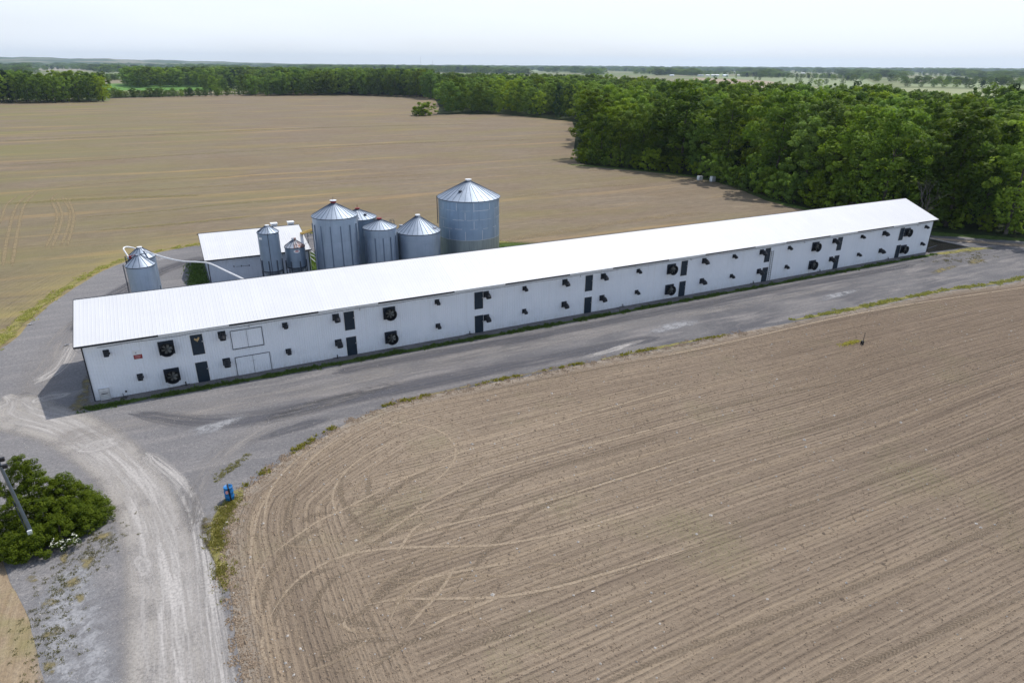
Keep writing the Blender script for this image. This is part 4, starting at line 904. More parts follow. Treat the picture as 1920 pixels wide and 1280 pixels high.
# ================================================================ SMALL THINGS
P = gz(431.5, 935); br = tag(empty('barrel', (P[0], P[1], 0)), 'blue plastic barrel with black strap standing at the edge of the drive', 'barrel')
m = MB(); m.lathe([(.001, 0), (.27, 0), (.30, .04), (.305, .25), (.325, .28), (.325, .31), (.305, .34), (.31, .62), (.33, .65), (.33, .68), (.31, .72), (.30, 1.0), (.31, 1.04), (.30, 1.08), (.28, 1.06), (.001, 1.04)], n=28); m.build('drum', M['blue'], br)
m = MB(); m.add([(x_, -.345+.0*x_, z_) for x_, z_ in ((-.0, .02), (.10, .02), (.06, 1.09), (-.04, 1.09))]+[(.06, .3, 1.10), (-.04, .3, 1.10)], [(0, 1, 2, 3), (3, 2, 4, 5)]); m.build('strap', M['black'], br)
m = MB(); V = [(-.13+.10*math.cos(a), -.332, .80+.15*math.sin(a)) for a in np.linspace(0, 6.28, 12, endpoint=False)]; m.add(V, [tuple(range(12))]); m.build('sticker', M['pink'], br)
MB().lathe([(.05, 1.04), (.05, 1.09), (.001, 1.09)], cx=.15, cy=.08, n=10).build('bung', M['black'], br)
P = gz(1617, 645); mk = tag(empty('marker_post', (P[0], P[1], 0)), 'thin dark post with a small box standing beside a grass tuft in the front field', 'post')
MB().bar((0, 0, 0), (.06, 0, 1.35), .05).build('post', M['wood'], mk); MB().box(-.22, .06, -.12, .12, .0, .42).build('box', M['black'], mk)
for (px_, py_, lb) in ((1311.5, 338, 'square pale tank at the wood edge beyond the back field, left of its twin'), (1335.5, 340.5, 'taller pale tank at the wood edge beyond the back field, right of its twin')):
    P = gz(px_, py_); k_ = 1.0 if px_ < 1320 else 1.25; t_ = tag(empty('storage_tank', (P[0], P[1], 0)), lb, 'tank', 'pale tanks at the wood edge')
    m = MB(); m.box(-.55, .55, -.5, .5, .16, .16+k_); m.build('tank_body', M['tank'], t_)
    m = MB(); m.box(-.58, .58, -.53, .53, 0, .14)
    for a in (-.57, 0, .57): m.bar((a, -.54, .1), (a, -.54, .2+k_), .05)
    for z_ in (.4, .8, .18+k_): m.bar((-.57, -.54, z_), (.57, -.54, z_), .04)
    m.build('cage', M['steel'], t_); MB().lathe([(.18, .16+k_), (.18, .24+k_), (.001, .25+k_)], n=12).build('lid', M['trim_dark'], t_)
def litter(px_, py_, s, mat, name, label):
    P = gz(px_, py_); m = MB(); r_ = random.Random(int(px_)); V = []
    for k in range(9): V.append((r_.uniform(-s, s), r_.uniform(-s*.4, s*.4), r_.uniform(.02, s*.35)))
    m.add(V, [(0, 1, 2), (2, 3, 4), (4, 5, 6), (6, 7, 8), (1, 4, 7), (0, 5, 8)]); m.build(name, M[mat]); o = bpy.context.scene.objects[-1] if False else None
    ob = COL.objects[-1]; ob.location = (P[0], P[1], 0.02); tag(ob, label, 'litter')
litter(57, 609, .55, 'trim_white', 'plastic_sheet', 'torn white plastic sheet on the grass verge at the far left')
litter(125, 648, .5, 'steel', 'scrap_metal', 'pale twisted scrap on the gravel by the near barn corner')
litter(1112, 1108, .12, 'trim_white', 'paper_scrap', 'tiny white scrap on the tilled soil near the bottom centre')
# utility / yard light pole in the bush
P = gz(76, 1034); T_ = gz(-9, 853, 7.4); pole = tag(empty('light_pole', (P[0], P[1], 0)), 'leaning grey steel yard pole rising out of the cedar bush at the left edge', 'pole')
T_ = Vector(T_-P); MB().tube([(0, 0, -.1), tuple(T_)], [.125, .085], 14).build('shaft', M['pole'], pole)
o_ = Vector((-.19, -.04, 0)); MB().tube([tuple(T_*.1+o_), tuple(T_*.55+o_*.9)], .035, 6).build('conduit', M['steel_dark'], pole)
k_ = T_*.24; MB().box(k_.x-.12, k_.x+.12, k_.y-.28, k_.y-.15, k_.z-.15, k_.z+.12).build('junction_box', M['tank'], pole)
for f_ in (.90, .965):
    k_ = T_*f_; m = MB(); m.bar((k_.x-.1, k_.y-.1, k_.z), (k_.x+.3, k_.y-.18, k_.z+.05), .06); m.box(k_.x+.16, k_.x+.4, k_.y-.32, k_.y-.12, k_.z-.1, k_.z+.12); m.build('lamp_head', M['black'], pole)

# ================================================================ VEGETATION
def leaf_cloud(C_, Rr, per, size, seed, squash=1.0, up=.35, quad_aspect=.75):
    """leaf sized quads scattered round clump centres C_ (n,3) with radii Rr"""
    r = np.random.default_rng(seed); n = len(C_)*per; idx = np.repeat(np.arange(len(C_)), per)
    d = r.normal(size=(n, 3)); d /= np.linalg.norm(d, axis=1)[:, None]; rad = Rr[idx]*r.uniform(.45, 1.05, n)**.6
    P = C_[idx]+d*rad[:, None]*np.array([1, 1, squash])
    N = d*.8+r.normal(size=(n, 3))*.36; N[:, 2] += up+.15; N /= np.linalg.norm(N, axis=1)[:, None]
    T = np.cross(N, r.normal(size=(n, 3))); T /= np.linalg.norm(T, axis=1)[:, None]; B = np.cross(N, T)
    s = size*r.uniform(.6, 1.35, n)[:, None]/2
    V = np.stack([P-T*s-B*s*.35, P-B*s*quad_aspect*.9+T*s*.25, P+T*s+B*s*.3, P+B*s*quad_aspect-T*s*.2], 1).reshape(-1, 3)
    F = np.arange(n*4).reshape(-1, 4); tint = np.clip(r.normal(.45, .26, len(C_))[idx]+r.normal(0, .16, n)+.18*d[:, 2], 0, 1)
    return V, F, tint
def crown_mesh(name, h, r, base, nclump, per, size, mat, seed, shape='round'):
    q = np.random.default_rng(seed); C_ = []; Rr = []
    ph = q.uniform(0, 6.28, 3)
    for i in range(nclump):
        t_ = (i+.5)/nclump; z = base+(h-base)*t_**.75*.97; u = (z-base)/(h-base)
        if shape == 'round': prof = math.sqrt(max(0.04, 1-(2*(u-.5)/1.10)**2))
        elif shape == 'tall': prof = (1-u)**.45*(.55+.6*min(1, u*4))
        elif shape == 'cone': prof = (1-u)**.8+.05
        else: prof = (.62+.38*min(1, u/.35))*(1 if u < .6 else math.sqrt(max(.03, 1-((u-.6)/.42)**2)))
        a = i*2.39996+q.normal(0, .35); rr = r*prof*(q.uniform(.5, 1.0) if i % 3 else q.uniform(.05, .5))*(1+.18*math.sin(2*a+ph[0])+.12*math.sin(3*a+ph[1]))
        C_.append((rr*math.cos(a), rr*math.sin(a), z+q.normal(0, .3))); Rr.append(q.uniform(.13, .32)*r*(1.1-.3*u))
    return leaf_cloud(np.array(C_), np.array(Rr), per, size, seed+1, .8)
def limb_trunk(h, r0, seed, spread=2.2, nl=6, base=.3):
    q = random.Random(seed); m = MB(); pts = [(0, 0, -.3)]; x = y = 0
    for k in range(1, 6): x += q.uniform(-.2, .2); y += q.uniform(-.2, .2); pts.append((x, y, h*.8*k/5))
    m.tube(pts, [r0*(1-.16*k) for k in range(6)], 8)
    for k in range(nl):
        f = base+(.8-base)*k/nl; j = min(4, int(f/.8*5)); p = Vector(pts[j]).lerp(Vector(pts[j+1]), .5); a = k*2.4+q.uniform(-.4, .4); L_ = spread*(1-.4*f)*q.uniform(.7, 1.1)
        e = p+Vector((math.cos(a)*L_, math.sin(a)*L_, L_*.7)); m.tube([p, p.lerp(e, .5)+Vector((0, 0, -.1*L_)), e], [r0*.38, r0*.26, r0*.1], 5)
    return m
VAR = []
specs = [(22, 5.2, 2.0, 58, 86, .56, 'leaf', 'dome'), (20, 5.6, 1.6, 60, 86, .56, 'leaf', 'round'), (23, 5.0, 2.5, 56, 88, .54, 'leaf_fresh', 'dome'), (19, 6.0, 1.2, 62, 86, .58, 'leaf', 'dome'),
         (21, 5.4, 1.8, 58, 88, .54, 'leaf_fresh', 'round'), (18, 4.2, 1.0, 56, 74, .50, 'leaf_dark', 'tall'), (21, 5.8, 1.2, 64, 84, .58, 'leaf', 'dome')]
tree_col = bpy.data.collections.new('seed_crowns')
for i, (h, r, b, nc, per, sz, mt, shp) in enumerate(specs):
    V, F, ti = crown_mesh('crown', h, r, b, nc, per, sz, M[mt], 100+i*7, shp)
    me_o = np_mesh('crown', V, F, M[mt], fattr={'tint': ti}); tr = limb_trunk(h, .26+.02*i % .1, 40+i).build('trunk', M['bark'])
    VAR.append((me_o.data, tr.data, h)); bpy.data.objects.remove(me_o); bpy.data.objects.remove(tr)
V, F, ti = crown_mesh('crown', 4.2, 2.4, .1, 48, 46, .36, M['leaf_fresh'], 900, 'dome'); o = np_mesh('foliage', V, F, M['leaf_fresh'], fattr={'tint': ti}); SHRUB = o.data; bpy.data.objects.remove(o)
o = limb_trunk(3, .09, 77, 1.2, 5, .1).build('stem', M['bark']); SHSTEM = o.data; bpy.data.objects.remove(o)
def mk(name, me, parent):
    o = bpy.data.objects.new(name, me); COL.objects.link(o); o.parent = parent; return o
def tree(x, y, h, v, label, group=None, name='tree', wide=1.0, cat='tree'):
    t_ = tag(empty(name, (x, y, 0), rnd.uniform(0, 6.28)), label, cat, group); c, tr, h0 = VAR[v]; s = h/h0
    t_.scale = (s*wide, s*wide, s); mk('trunk', tr, t_); mk('crown', c, t_); return t_
def shrub(x, y, h, label, group=None, w=1.0):
    t_ = tag(empty('shrub', (x, y, 0), rnd.uniform(0, 6.28)), label, 'shrub', group); t_.scale = (h/4.2*w, h/4.2*w, h/4.2); mk('stem', SHSTEM, t_); mk('foliage', SHRUB, t_); return t_

def poisson(poly, spacing, seed, maxn=9999, dist_fn=None):
    r = np.random.default_rng(seed); P = np.array(poly); x0, y0 = P.min(0); x1, y1 = P.max(0); cell = {}; out = []
    area = (x1-x0)*(y1-y0); cand = r.uniform(size=(int(area/(spacing**2)*6), 2))*[x1-x0, y1-y0]+[x0, y0]; cand = cand[inside(cand, poly)]
    for c in cand:
        s = spacing if dist_fn is None else dist_fn(c); k = (int(c[0]//spacing), int(c[1]//spacing)); ok = True; R_ = int(s//spacing)+1
        for a in range(-R_, R_+1):
            for b in range(-R_, R_+1):
                for q in cell.get((k[0]+a, k[1]+b), ()):
                    if (q[0]-c[0])**2+(q[1]-c[1])**2 < s*s: ok = False; break
                if not ok: break
            if not ok: break
        if ok: cell.setdefault(k, []).append(c); out.append(c)
        if len(out) >= maxn: break
    return np.array(out)
def vis(P, margin=60):
    d = np.column_stack([P, np.zeros(len(P))])-CP; f = d@AF; u = 960+FPX*(d@AX)/f
    return (f > 0) & (u > -margin) & (u < 1920+margin)
STUFF = []   # (x, y, height, variant)
# the wood right of the back field
wood_poly = [(143, 16), (149, 6), (157, -4), (165, -12), (190, -25), (300, -70), (800, 60), (830, 460), (640, 600), (420, 740), (262, 760), (232, 690), (270, 620), (250, 540), (211, 430), (181, 354),
             (216, 345), (223, 305), (228, 270), (193, 207), (156, 150), (136, 116), (149, 95), (153, 77), (149, 58), (144, 42)]
def dfn(c):
    d = math.hypot(c[0]-CX, c[1]-CY); return 6.3 if d < 260 else (7.2 if d < 420 else 9.5)
# open farmland seen beyond the wood on the right
def wlimit(P):
    return P[:, 1] > (P[:, 0]-420)*1.0-0   # placeholder, trimmed below
TP = poisson(wood_poly, 6.3, 21, dist_fn=dfn); TP = TP[vis(TP)]
DW = np.hypot(TP[:, 0]-CX, TP[:, 1]-CY); o_ = np.argsort(DW); TP = TP[o_]; DW = DW[o_]
# the wood thins out towards the open fields: keep only its near block
g_az = np.degrees(np.arctan2(TP[:, 0]-CX, TP[:, 1]-CY))
lim = np.interp(g_az, [20, 27, 33, 38, 43, 47, 52, 58, 64], [900, 900, 860, 640, 520, 440, 400, 360, 340])
kp = DW < lim; TP = TP[kp]; DW = DW[kp]
NIND = 225
WEDGE = np.array([(223, 269), (187, 207), (131, 115), (143, 95), (148, 77), (144, 58), (139, 40), (140, 16), (149, 4), (158, -6), (170, -15), (200, -25)], float)
def hgt(x, y, d, q): return q.choice([q.uniform(15, 19), q.uniform(18, 22), q.uniform(20, 24)])*(1.0 if d < 330 else .92)
qh = random.Random(3)
for i, (x, y) in enumerate(TP):
    d = DW[i]; h = hgt(x, y, d, qh); v = qh.choices(range(7), [5, 4, 4, 5, 3, 1, 4])[0]
    if x < 141.5 and y > 98: continue
    if x < 148 and 95 < y < 125: h = qh.uniform(14, 18)
    if i < NIND:
        look = ('bright green' if v in (2, 4) else 'dark narrow' if v == 5 else 'mid green'); dl_ = float(seg_dist(np.array([[x, y]]), WEDGE, False)[0][0])
        zone = ('behind the far end of the barn' if y < 22 else 'beside the back field') if dl_ < 9 else ('second row back' if dl_ < 17 else 'deep inside')
        if dl_ < 9: lb = f'{look} tree at the wood edge {zone}'
        else: lb = f'{look} tree {zone} in the large wood' if zone != 'second row back' else f'{look} tree behind the edge trees of the large wood'
        tree(x, y, h, v, lb, lb.replace(' tree ', ' trees ', 1), wide=qh.uniform(1.0, 1.35))
    else: STUFF.append((x, y, h, v))
NW = len(TP)
# understorey along the wood's edge
el_ = smooth_line([(128, 121), (132, 112), (141, 98), (147, 80), (143, 62), (139.5, 45), (140, 30)], 4); ei = poly_noise(el_, 3.6, .5, 4, closed=False)
for x, y in ei[::1]: shrub(x+(6.5 if y > 104 else 3.5)+qh.uniform(-.6, .8), y+qh.uniform(-.8, .8), qh.uniform(3.4, 6.8), 'low leafy shrub along the edge of the large wood', 'shrubs along the wood edge')
for x, y in poly_noise([(141, 15), (148, 7), (154.5, .0), (163, -9), (172, -14)], 3.4, .5, 6, closed=False): shrub(x+1.5, y+1.5, qh.uniform(2.2, 4.6), 'low leafy shrub behind the far end of the barn', 'shrubs behind the barn end')
tree(137.2, 113.5, 15.2, 1, 'rounded tree at the tip of the large wood, beside the back field', wide=.95)
# dead trees
def dead_tree(x, y, h, seed, label):
    q = random.Random(seed); t_ = tag(empty('dead_tree', (x, y, 0)), label, 'tree'); m = MB(); tw = MB()
    def grow(p, d, L_, r_, lv, mb):
        e = p+d*L_; mid = p.lerp(e, .5)+Vector((q.uniform(-.08, .08)*L_, q.uniform(-.08, .08)*L_, 0)); mb.tube([p, mid, e], [r_, r_*.75, r_*.5], 5 if lv else 8)
        if lv >= 4: return
        for k in range(3 if lv < 3 else 2):
            nd = (d+Vector((q.uniform(-.9, .9), q.uniform(-.9, .9), q.uniform(-.25, .6)))).normalized(); grow(p.lerp(e, q.uniform(.45, 1)), nd, L_*q.uniform(.55, .78), r_*.52, lv+1, tw)
    grow(Vector((0, 0, -.2)), Vector((.04, .02, 1)), h*.42, .2, 0, m)
    m.build('trunk', M['deadbark'], t_); tw.build('branches', M['deadbark'], t_)
dead_tree(138.6, 9.5, 14, 5, 'bare leaning grey tree just behind the far end of the barn roof')
dead_tree(152.5, -7.0, 17, 9, 'bare grey branched tree at the right edge of the picture')
# other wood blocks: traced base lines on the ground with depth
def block(px_pts, depth, spacing, hmin, hmax, seed, n_ind, label, group, weights=(5, 4, 3, 5, 3, 1, 4), rows_h=None, wide=1.3):
    base = np.array(at_pts(px_pts)); far = []
    for b in base:
        d = b-np.array([CX, CY]); d /= np.linalg.norm(d); far.append(b+d*depth)
    poly = list(map(tuple, base))+[tuple(p) for p in far[::-1]]
    P = poisson(poly, spacing, seed)
    if len(P) == 0: return
    P = P[vis(P)]; D_ = np.hypot(P[:, 0]-CX, P[:, 1]-CY); P = P[np.argsort(D_)]; q = random.Random(seed)
    for i, (x, y) in enumerate(P):
        h = q.uniform(hmin, hmax); v = q.choices(range(7), weights)[0]
        if i < n_ind: tree(x, y, h, v, label, group, wide=wide)
        else: STUFF.append((x, y, h, v))
block([(-60, 194), (60, 194), (120, 193), (196, 191)], 60, 7.5, 18, 24, 31, 24, 'leafy tree in the dark wood block at the far left of the back field', 'trees of the far left wood')
tree(-27.5, 608, 13, 3, 'rounded tree at the right end of the far left wood block', wide=1.1)
block([(206, 184), (300, 182.5), (390, 181), (480, 179)], 16, 5.2, 5.0, 8.6, 32, 30, 'small leafy tree in the low hedgerow between the back field and the bright green field', 'trees of the low far hedgerow', wide=2.1)
block([(470, 180), (500, 180), (530, 180)], 60, 9, 14, 19, 33, 4, 'leafy tree in the far tree line behind the middle of the back field', 'trees of the far tree line')
block([(528, 180), (600, 179), (700, 179.5), (790, 184), (812, 187)], 110, 9, 20, 26, 34, 20, 'leafy tree in the far tree line behind the middle of the back field', 'trees of the far tree line')
block([(245, 166), (300, 164), (380, 164), (440, 160), (560, 158)], 260, 15, 18, 26, 35, 0, '', '')
block([(380, 172), (440, 172), (520, 170)], 120, 12, 12, 18, 36, 0, '', '')
block([(420, 152), (560, 148), (700, 150), (800, 152)], 500, 22, 16, 24, 37, 0, '', '')
block([(188, 153), (205, 152), (222, 151)], 60, 12, 8, 14, 38, 0, '', '')
# isolated bushes at the tip of the second wood
P = gz(797, 217); shrub(P[0], P[1], 7.6, 'rounded bush standing alone left of the second wood tip', w=1.5); P = gz(783, 217); shrub(P[0], P[1], 5.2, 'low bush beside the lone rounded bush, left of it', w=1.5)
# hedges and woods of the distant plain
def far_belt(px_pts, depth, spacing, hmin, hmax, seed): block(px_pts, depth, spacing, hmin, hmax, seed, 0, '', '', weights=(4, 4, 1, 5, 1, 4, 5))
far_belt([(1430, 146), (1520, 147.5), (1640, 149.5)], 90, 18, 9, 15, 51); far_belt([(1690, 158), (1800, 159), (1930, 162)], 50, 13, 9, 16, 52)
far_belt([(1690, 163), (1780, 165), (1900, 168)], 14, 15, 7, 14, 53); far_belt([(1310, 140), (1400, 140), (1430, 142)], 90, 18, 9, 16, 54)
far_belt([(1390, 145), (1430, 145.5)], 30, 10, 13, 17, 55); far_belt([(1080, 133), (1140, 133.5), (1190, 135)], 200, 24, 12, 22, 56); far_belt([(1190, 139), (1260, 140), (1330, 141)], 120, 22, 10, 18, 57)
far_belt([(1720, 152), (1830, 154), (1930, 155)], 60, 20, 8, 16, 58); far_belt([(575, 136), (750, 136), (915, 138)], 500, 26, 22, 30, 59)
far_belt([(1860, 153), (1890, 154)], 20, 12, 14, 19, 60)
far_belt([(80, 131), (130, 131), (165, 131)], 150, 30, 14, 22, 61); far_belt([(900, 131), (1000, 132), (1080, 133)], 150, 30, 12, 20, 62)
for q_, (a, b) in enumerate((((1560, 152), (1700, 155)), ((1450, 137), (1640, 139)), ((1640, 141), (1920, 146)), ((1200, 130), (1460, 133)), ((150, 130), (240, 131)), ((240, 133), (420, 134)), ((430, 130), (760, 131)), ((960, 129), (1250, 130)), ((1250, 135), (1420, 137)), ((0, 133), (90, 132)))):
    far_belt([a, ((a[0]+b[0])/2, (a[1]+b[1])/2), b], 60+q_*5, 26, 10, 18, 70+q_)
rr_ = random.Random(77)
for px_, py_ in ((1493, 155), (1500, 155), (1520, 158), (1529, 159), (1535, 163), (1515, 163), (1548, 159), (1579, 159.5), (1596, 151.5), (1470, 154), (1446, 147), (1416, 150), (1424, 151), (1380, 147), (1340, 148), (1363, 146), (1710, 153), (193, 131)): 
    P = gz(px_, py_); STUFF.append((P[0], P[1], rr_.uniform(7, 12), rr_.randrange(7)))
# far woods close the horizon
for k in range(5200):
    a = rr_.uniform(-14, 68); d = rr_.choice([rr_.uniform(2600, 4200), rr_.uniform(4200, 7000), rr_.uniform(7000, 9500), rr_.uniform(8000, 9500)])
    if math.sin(a*.9+d*.0011)+.6*math.sin(a*2.3+d*.002+1)+.3*rr_.random() < .25 and d < 6500: continue
    STUFF.append((CX+d*math.sin(R(a)), CY+d*math.cos(R(a)), rr_.uniform(12, 20)*(1+d/9000), -1-rr_.randrange(2)))
# one object for all of the rest: crowns set on points
src = [o for o in COL.objects if o.name.startswith('crown')]
seen = {}
for o in src: seen.setdefault(o.data.name, o)
SRC = [seen[VAR[i][0].name] for i in range(7)]
def scatter_stuff(name, pts, src_objs, label, wide=1.0, smin=None):
    me = bpy.data.meshes.new(name); P = np.array([(x, y, 0) for x, y, h, v in pts]); me.vertices.add(len(P)); me.vertices.foreach_set('co', P.astype(np.float32).ravel())
    hh = np.array([VAR[v][2] if v >= 0 else 20.0 for x, y, h, v in pts]); sc = np.array([h for x, y, h, v in pts])/hh
    w = np.array([(1.0 if math.hypot(x-CX, y-CY) < 420 else 1.35 if math.hypot(x-CX, y-CY) < 1000 else 2.0) if v >= 0 else 3.6 for x, y, h, v in pts])
    a = me.attributes.new('sc', 'FLOAT_VECTOR', 'POINT'); a.data.foreach_set('vector', np.column_stack([sc*w, sc*w, sc]).astype(np.float32).ravel())
    a = me.attributes.new('idx', 'INT', 'POINT'); a.data.foreach_set('value', np.array([(v if v >= 0 else (3 if v == -1 else 6)) for x, y, h, v in pts], np.int32))
    a = me.attributes.new('rz', 'FLOAT_VECTOR', 'POINT'); a.data.foreach_set('vector', np.column_stack([np.zeros(len(P)), np.zeros(len(P)), np.random.default_rng(1).uniform(0, 6.28, len(P))]).astype(np.float32).ravel())
    o = bpy.data.objects.new(name, me); COL.objects.link(o)
    ng = bpy.data.node_groups.new(name, 'GeometryNodeTree'); ng.interface.new_socket('Geometry', in_out='INPUT', socket_type='NodeSocketGeometry'); ng.interface.new_socket('Geometry', in_out='OUTPUT', socket_type='NodeSocketGeometry')
    N = ng.nodes.new; gi = N('NodeGroupInput'); go = N('NodeGroupOutput'); gti = N('GeometryNodeJoinGeometry'); iop = N('GeometryNodeInstanceOnPoints')
    for s_ in reversed(src_objs):
        oi = N('GeometryNodeObjectInfo'); oi.transform_space = 'ORIGINAL'; oi.inputs['Object'].default_value = s_; oi.inputs['As Instance'].default_value = True; ng.links.new(oi.outputs['Geometry'], gti.inputs[0])
    def attr(n, t_): q = N('GeometryNodeInputNamedAttribute'); q.data_type = t_; q.inputs['Name'].default_value = n; return q.outputs[0]
    ng.links.new(gi.outputs[0], iop.inputs['Points']); ng.links.new(gti.outputs[0], iop.inputs['Instance']); iop.inputs['Pick Instance'].default_value = True
    ng.links.new(attr('idx', 'INT'), iop.inputs['Instance Index']); ng.links.new(attr('sc', 'FLOAT_VECTOR'), iop.inputs['Scale']); ng.links.new(attr('rz', 'FLOAT_VECTOR'), iop.inputs['Rotation']); ng.links.new(iop.outputs[0], go.inputs[0])
    md = o.modifiers.new('scatter', 'NODES'); md.node_group = ng; tag(o, label, 'trees', kind='stuff'); return o
near_ = [p for p in STUFF if p[3] >= 0 and math.hypot(p[0]-CX, p[1]-CY) < 1000]; far_ = [p for p in STUFF if not (p[3] >= 0 and math.hypot(p[0]-CX, p[1]-CY) < 1000)]
scatter_stuff('woodland', near_, SRC, 'dense mass of green woodland crowns behind the nearer trees')
scatter_stuff('distant_woodland', far_, SRC, 'hazy blue woods and hedges across the distant plain')
print('trees in large wood', NW, 'stuff', len(near_), len(far_))

# the cedar bush at the lower left
cb = tag(empty('cedar_bush', (3.0, -19.6, 0)), 'dense green cedar bush beside the drive at the lower left', 'bush'); lobes = [(3.3, -.2, 1.9, 1.15), (2.9, -.9, 1.9, 1.1), (1.9, .9, 3.5, 1.4), (-.1, .9, 5.5, 1.4), (.4, 1.0, 5.0, 1.4), (2.6, -1.2, 2.1, 1.2), (1.5, -1.9, 2.1, 1.3), (.4, -2.4, 1.9, 1.3), (-.6, -2.6, 1.8, 1.2), (-.4, 1.0, 5.2, 1.5), (.5, .5, 4.3, 1.6), (1.5, .6, 3.4, 1.45), (2.5, .7, 2.7, 1.3), (3.2, .3, 2.1, .95), (-.4, -.9, 3.6, 1.6), (.8, -.9, 3.0, 1.5), (2.0, -.5, 2.5, 1.35), (-1.6, .3, 4.2, 1.6), (-1.5, -1.3, 3.0, 1.5), (.1, -1.9, 2.1, 1.2), (-1.1, -2.2, 1.8, 1.1), (-2.6, -.5, 3.2, 1.5)]
q = np.random.default_rng(44); C_ = []; Rr = []
for lx, ly, lh, lr in lobes:
    for k in range(44):
        u = (k+.5)/44; z = .15+(lh-.35)*u; a = k*2.4+q.uniform(0, .8); rr = lr*1.15*((1-u)**.5)*q.uniform(.5, 1.02); C_.append((lx+rr*math.cos(a), ly+rr*math.sin(a), z)); Rr.append(q.uniform(.20, .36))
V, F, ti = leaf_cloud(np.array(C_), np.array(Rr), 170, .10, 45, .7, .5, .45); np_mesh('foliage', V, F, M['cedar'], cb, fattr={'tint': ti})
m = MB()
for lx, ly, lh, lr in lobes[:9]: m.tube([(lx, ly, 0), (lx*1.05, ly, lh*.7)], [.10, .04], 6)
m.build('stem', M['bark'], cb)
fl = tag(empty('flowering_weed', tuple(gz(126, 1030)[:2])+(0,)), 'small white flowering plant at the foot of the cedar bush', 'plant')
q = np.random.default_rng(5); C_ = np.column_stack([q.uniform(-.75, .75, 26), q.uniform(-.3, .4, 26), q.uniform(.15, .75, 26)]); V, F, ti = leaf_cloud(C_, np.full(26, .16), 26, .09, 6); np_mesh('foliage', V, F, M['cedar'], fl, fattr={'tint': ti})
C2 = C_+np.array([0, -.05, .16]); V, F, ti = leaf_cloud(C2, np.full(26, .12), 7, .075, 8, up=1.5); np_mesh('blossom', V, F, M['flower'], fl, fattr={'tint': ti})

# grass blades and weeds: nobody could count them
def blades(name, P, h, w, mat, label, seed=1, lean=.5):
    r = np.random.default_rng(seed); n = len(P); a = r.uniform(0, 6.28, n); T = np.column_stack([np.cos(a), np.sin(a), np.zeros(n)]); hh = h*r.uniform(.5, 1.3, n)
    U = np.column_stack([r.normal(0, lean, n), r.normal(0, lean, n), np.ones(n)])*hh[:, None]; B = np.column_stack([P, np.full(n, .01)]); ww = (w*r.uniform(.6, 1.4, n))[:, None]
    V = np.stack([B-T*ww/2, B+T*ww/2, B+T*ww*.25+U, B-T*ww*.25+U], 1).reshape(-1, 3); o = np_mesh(name, V, np.arange(4*n).reshape(-1, 4), M[mat], fattr={'tint': np.clip(r.normal(.5, .25, n), 0, 1)}); tag(o, label, 'grass', kind='stuff'); return o
def along(pts, n, width, seed, clump=.5, gap=.0):
    r = np.random.default_rng(seed); Ln = smooth_line(pts, 10); s = np.concatenate([[0], np.cumsum(np.hypot(*np.diff(Ln, axis=0).T))]); nc = max(1, int(n/14)); u = r.uniform(0, s[-1], nc)
    if gap: u = u[np.sin(u*.7+seed)+np.sin(u*1.9+2*seed)*.7 > gap-1]
    c = np.column_stack([np.interp(u, s, Ln[:, 0]), np.interp(u, s, Ln[:, 1])])+r.normal(0, width/2.6, (len(u), 2)); return np.repeat(c, 14, 0)+r.normal(0, clump*.35, (len(u)*14, 2))
blades('grass', along([(4.2, -1.5), (25, -1.5), (62, -1.7), (90, -1.65), (128, -1.5)], 26000, .6, 1, .35, .3), .13, .09, 'greenblade', 'green grass strip along the foot of the barn wall', 1)
vl = [tuple(p+np.array([-1.1, .4])) for p in smooth_line(BE, 2)[5:24]]
blades('grass', along(vl, 9000, 1.2, 2, .5, .3), .12, .10, 'grassblade', 'yellow green verge grass between the gravel and the back field', 2)
blades('grass', along([(130, -15.6), (120, -15.6), (109.6, -14.3), (94, -13.9), (80, -13.4)], 6500, .6, 3, .4, .35), .15, .10, 'grassblade', 'yellow green grass strip along the right part of the front field edge', 3)
blades('grass', along([(72, -13.5), (64, -13.1), (52, -12.8), (40, -12.5), (28, -12.9), (20, -16.9), (15.8, -20.4)], 4200, .35, 4, .3, .95), .14, .11, 'grassblade', 'patchy grass along the rim of the front field', 4)
blades('grass', along([(15.6, -20.6), (14.4, -22.7), (13.6, -25), (13.5, -28), (13.6, -31)], 6500, .9, 5, .3, .2), .09, .05, 'grassblade', 'short grass around the blue barrel at the drive edge', 5)
P = gz(1595, 640)[:2]; r = np.random.default_rng(9); blades('grass', np.column_stack([r.normal(P[0]-.5, .7, 500), r.normal(P[1]-.35, .16, 500)]), .16, .09, 'grassblade', 'bright grass tuft at the foot of the thin post in the front field', 6)
wl = at_pts([(95, 1250), (95, 1160), (120, 1090), (165, 1040), (205, 985)]); blades('weeds', along(wl, 4200, 2.2, 7, .22), .06, .04, 'weedblade', 'brown green weeds on the pale gravel below the cedar bush', 7)
blades('weeds', along(at_pts([(400, 900), (430, 880), (470, 850)]), 900, .5, 8, .2), .08, .05, 'weedblade', 'sparse weeds on the gravel above the blue barrel', 8)
blades('weeds', along([(126, -3.2), (131, -4.2), (136, -5), (128, -6.5), (122, -4.5)], 1100, 2.4, 9, .6), .06, .10, 'dryblade', 'dry straw coloured weeds on the gravel beyond the barn end', 9)
r = np.random.default_rng(10)
gp = np.concatenate([np.column_stack([r.uniform(31, 64, 9000), r.uniform(20, 44, 9000)])]); blades('grass', gp, .22, .16, 'greenblade', 'green grass around the feet of the grain bins', 10)
gp = np.column_stack([r.normal(16.1, .8, 1800), r.uniform(30, 46, 1800)]); gp = gp[gp[:, 0] < 17.2]; blades('grass', gp, .2, .16, 'greenblade', 'green grass beside the shed wall', 12)
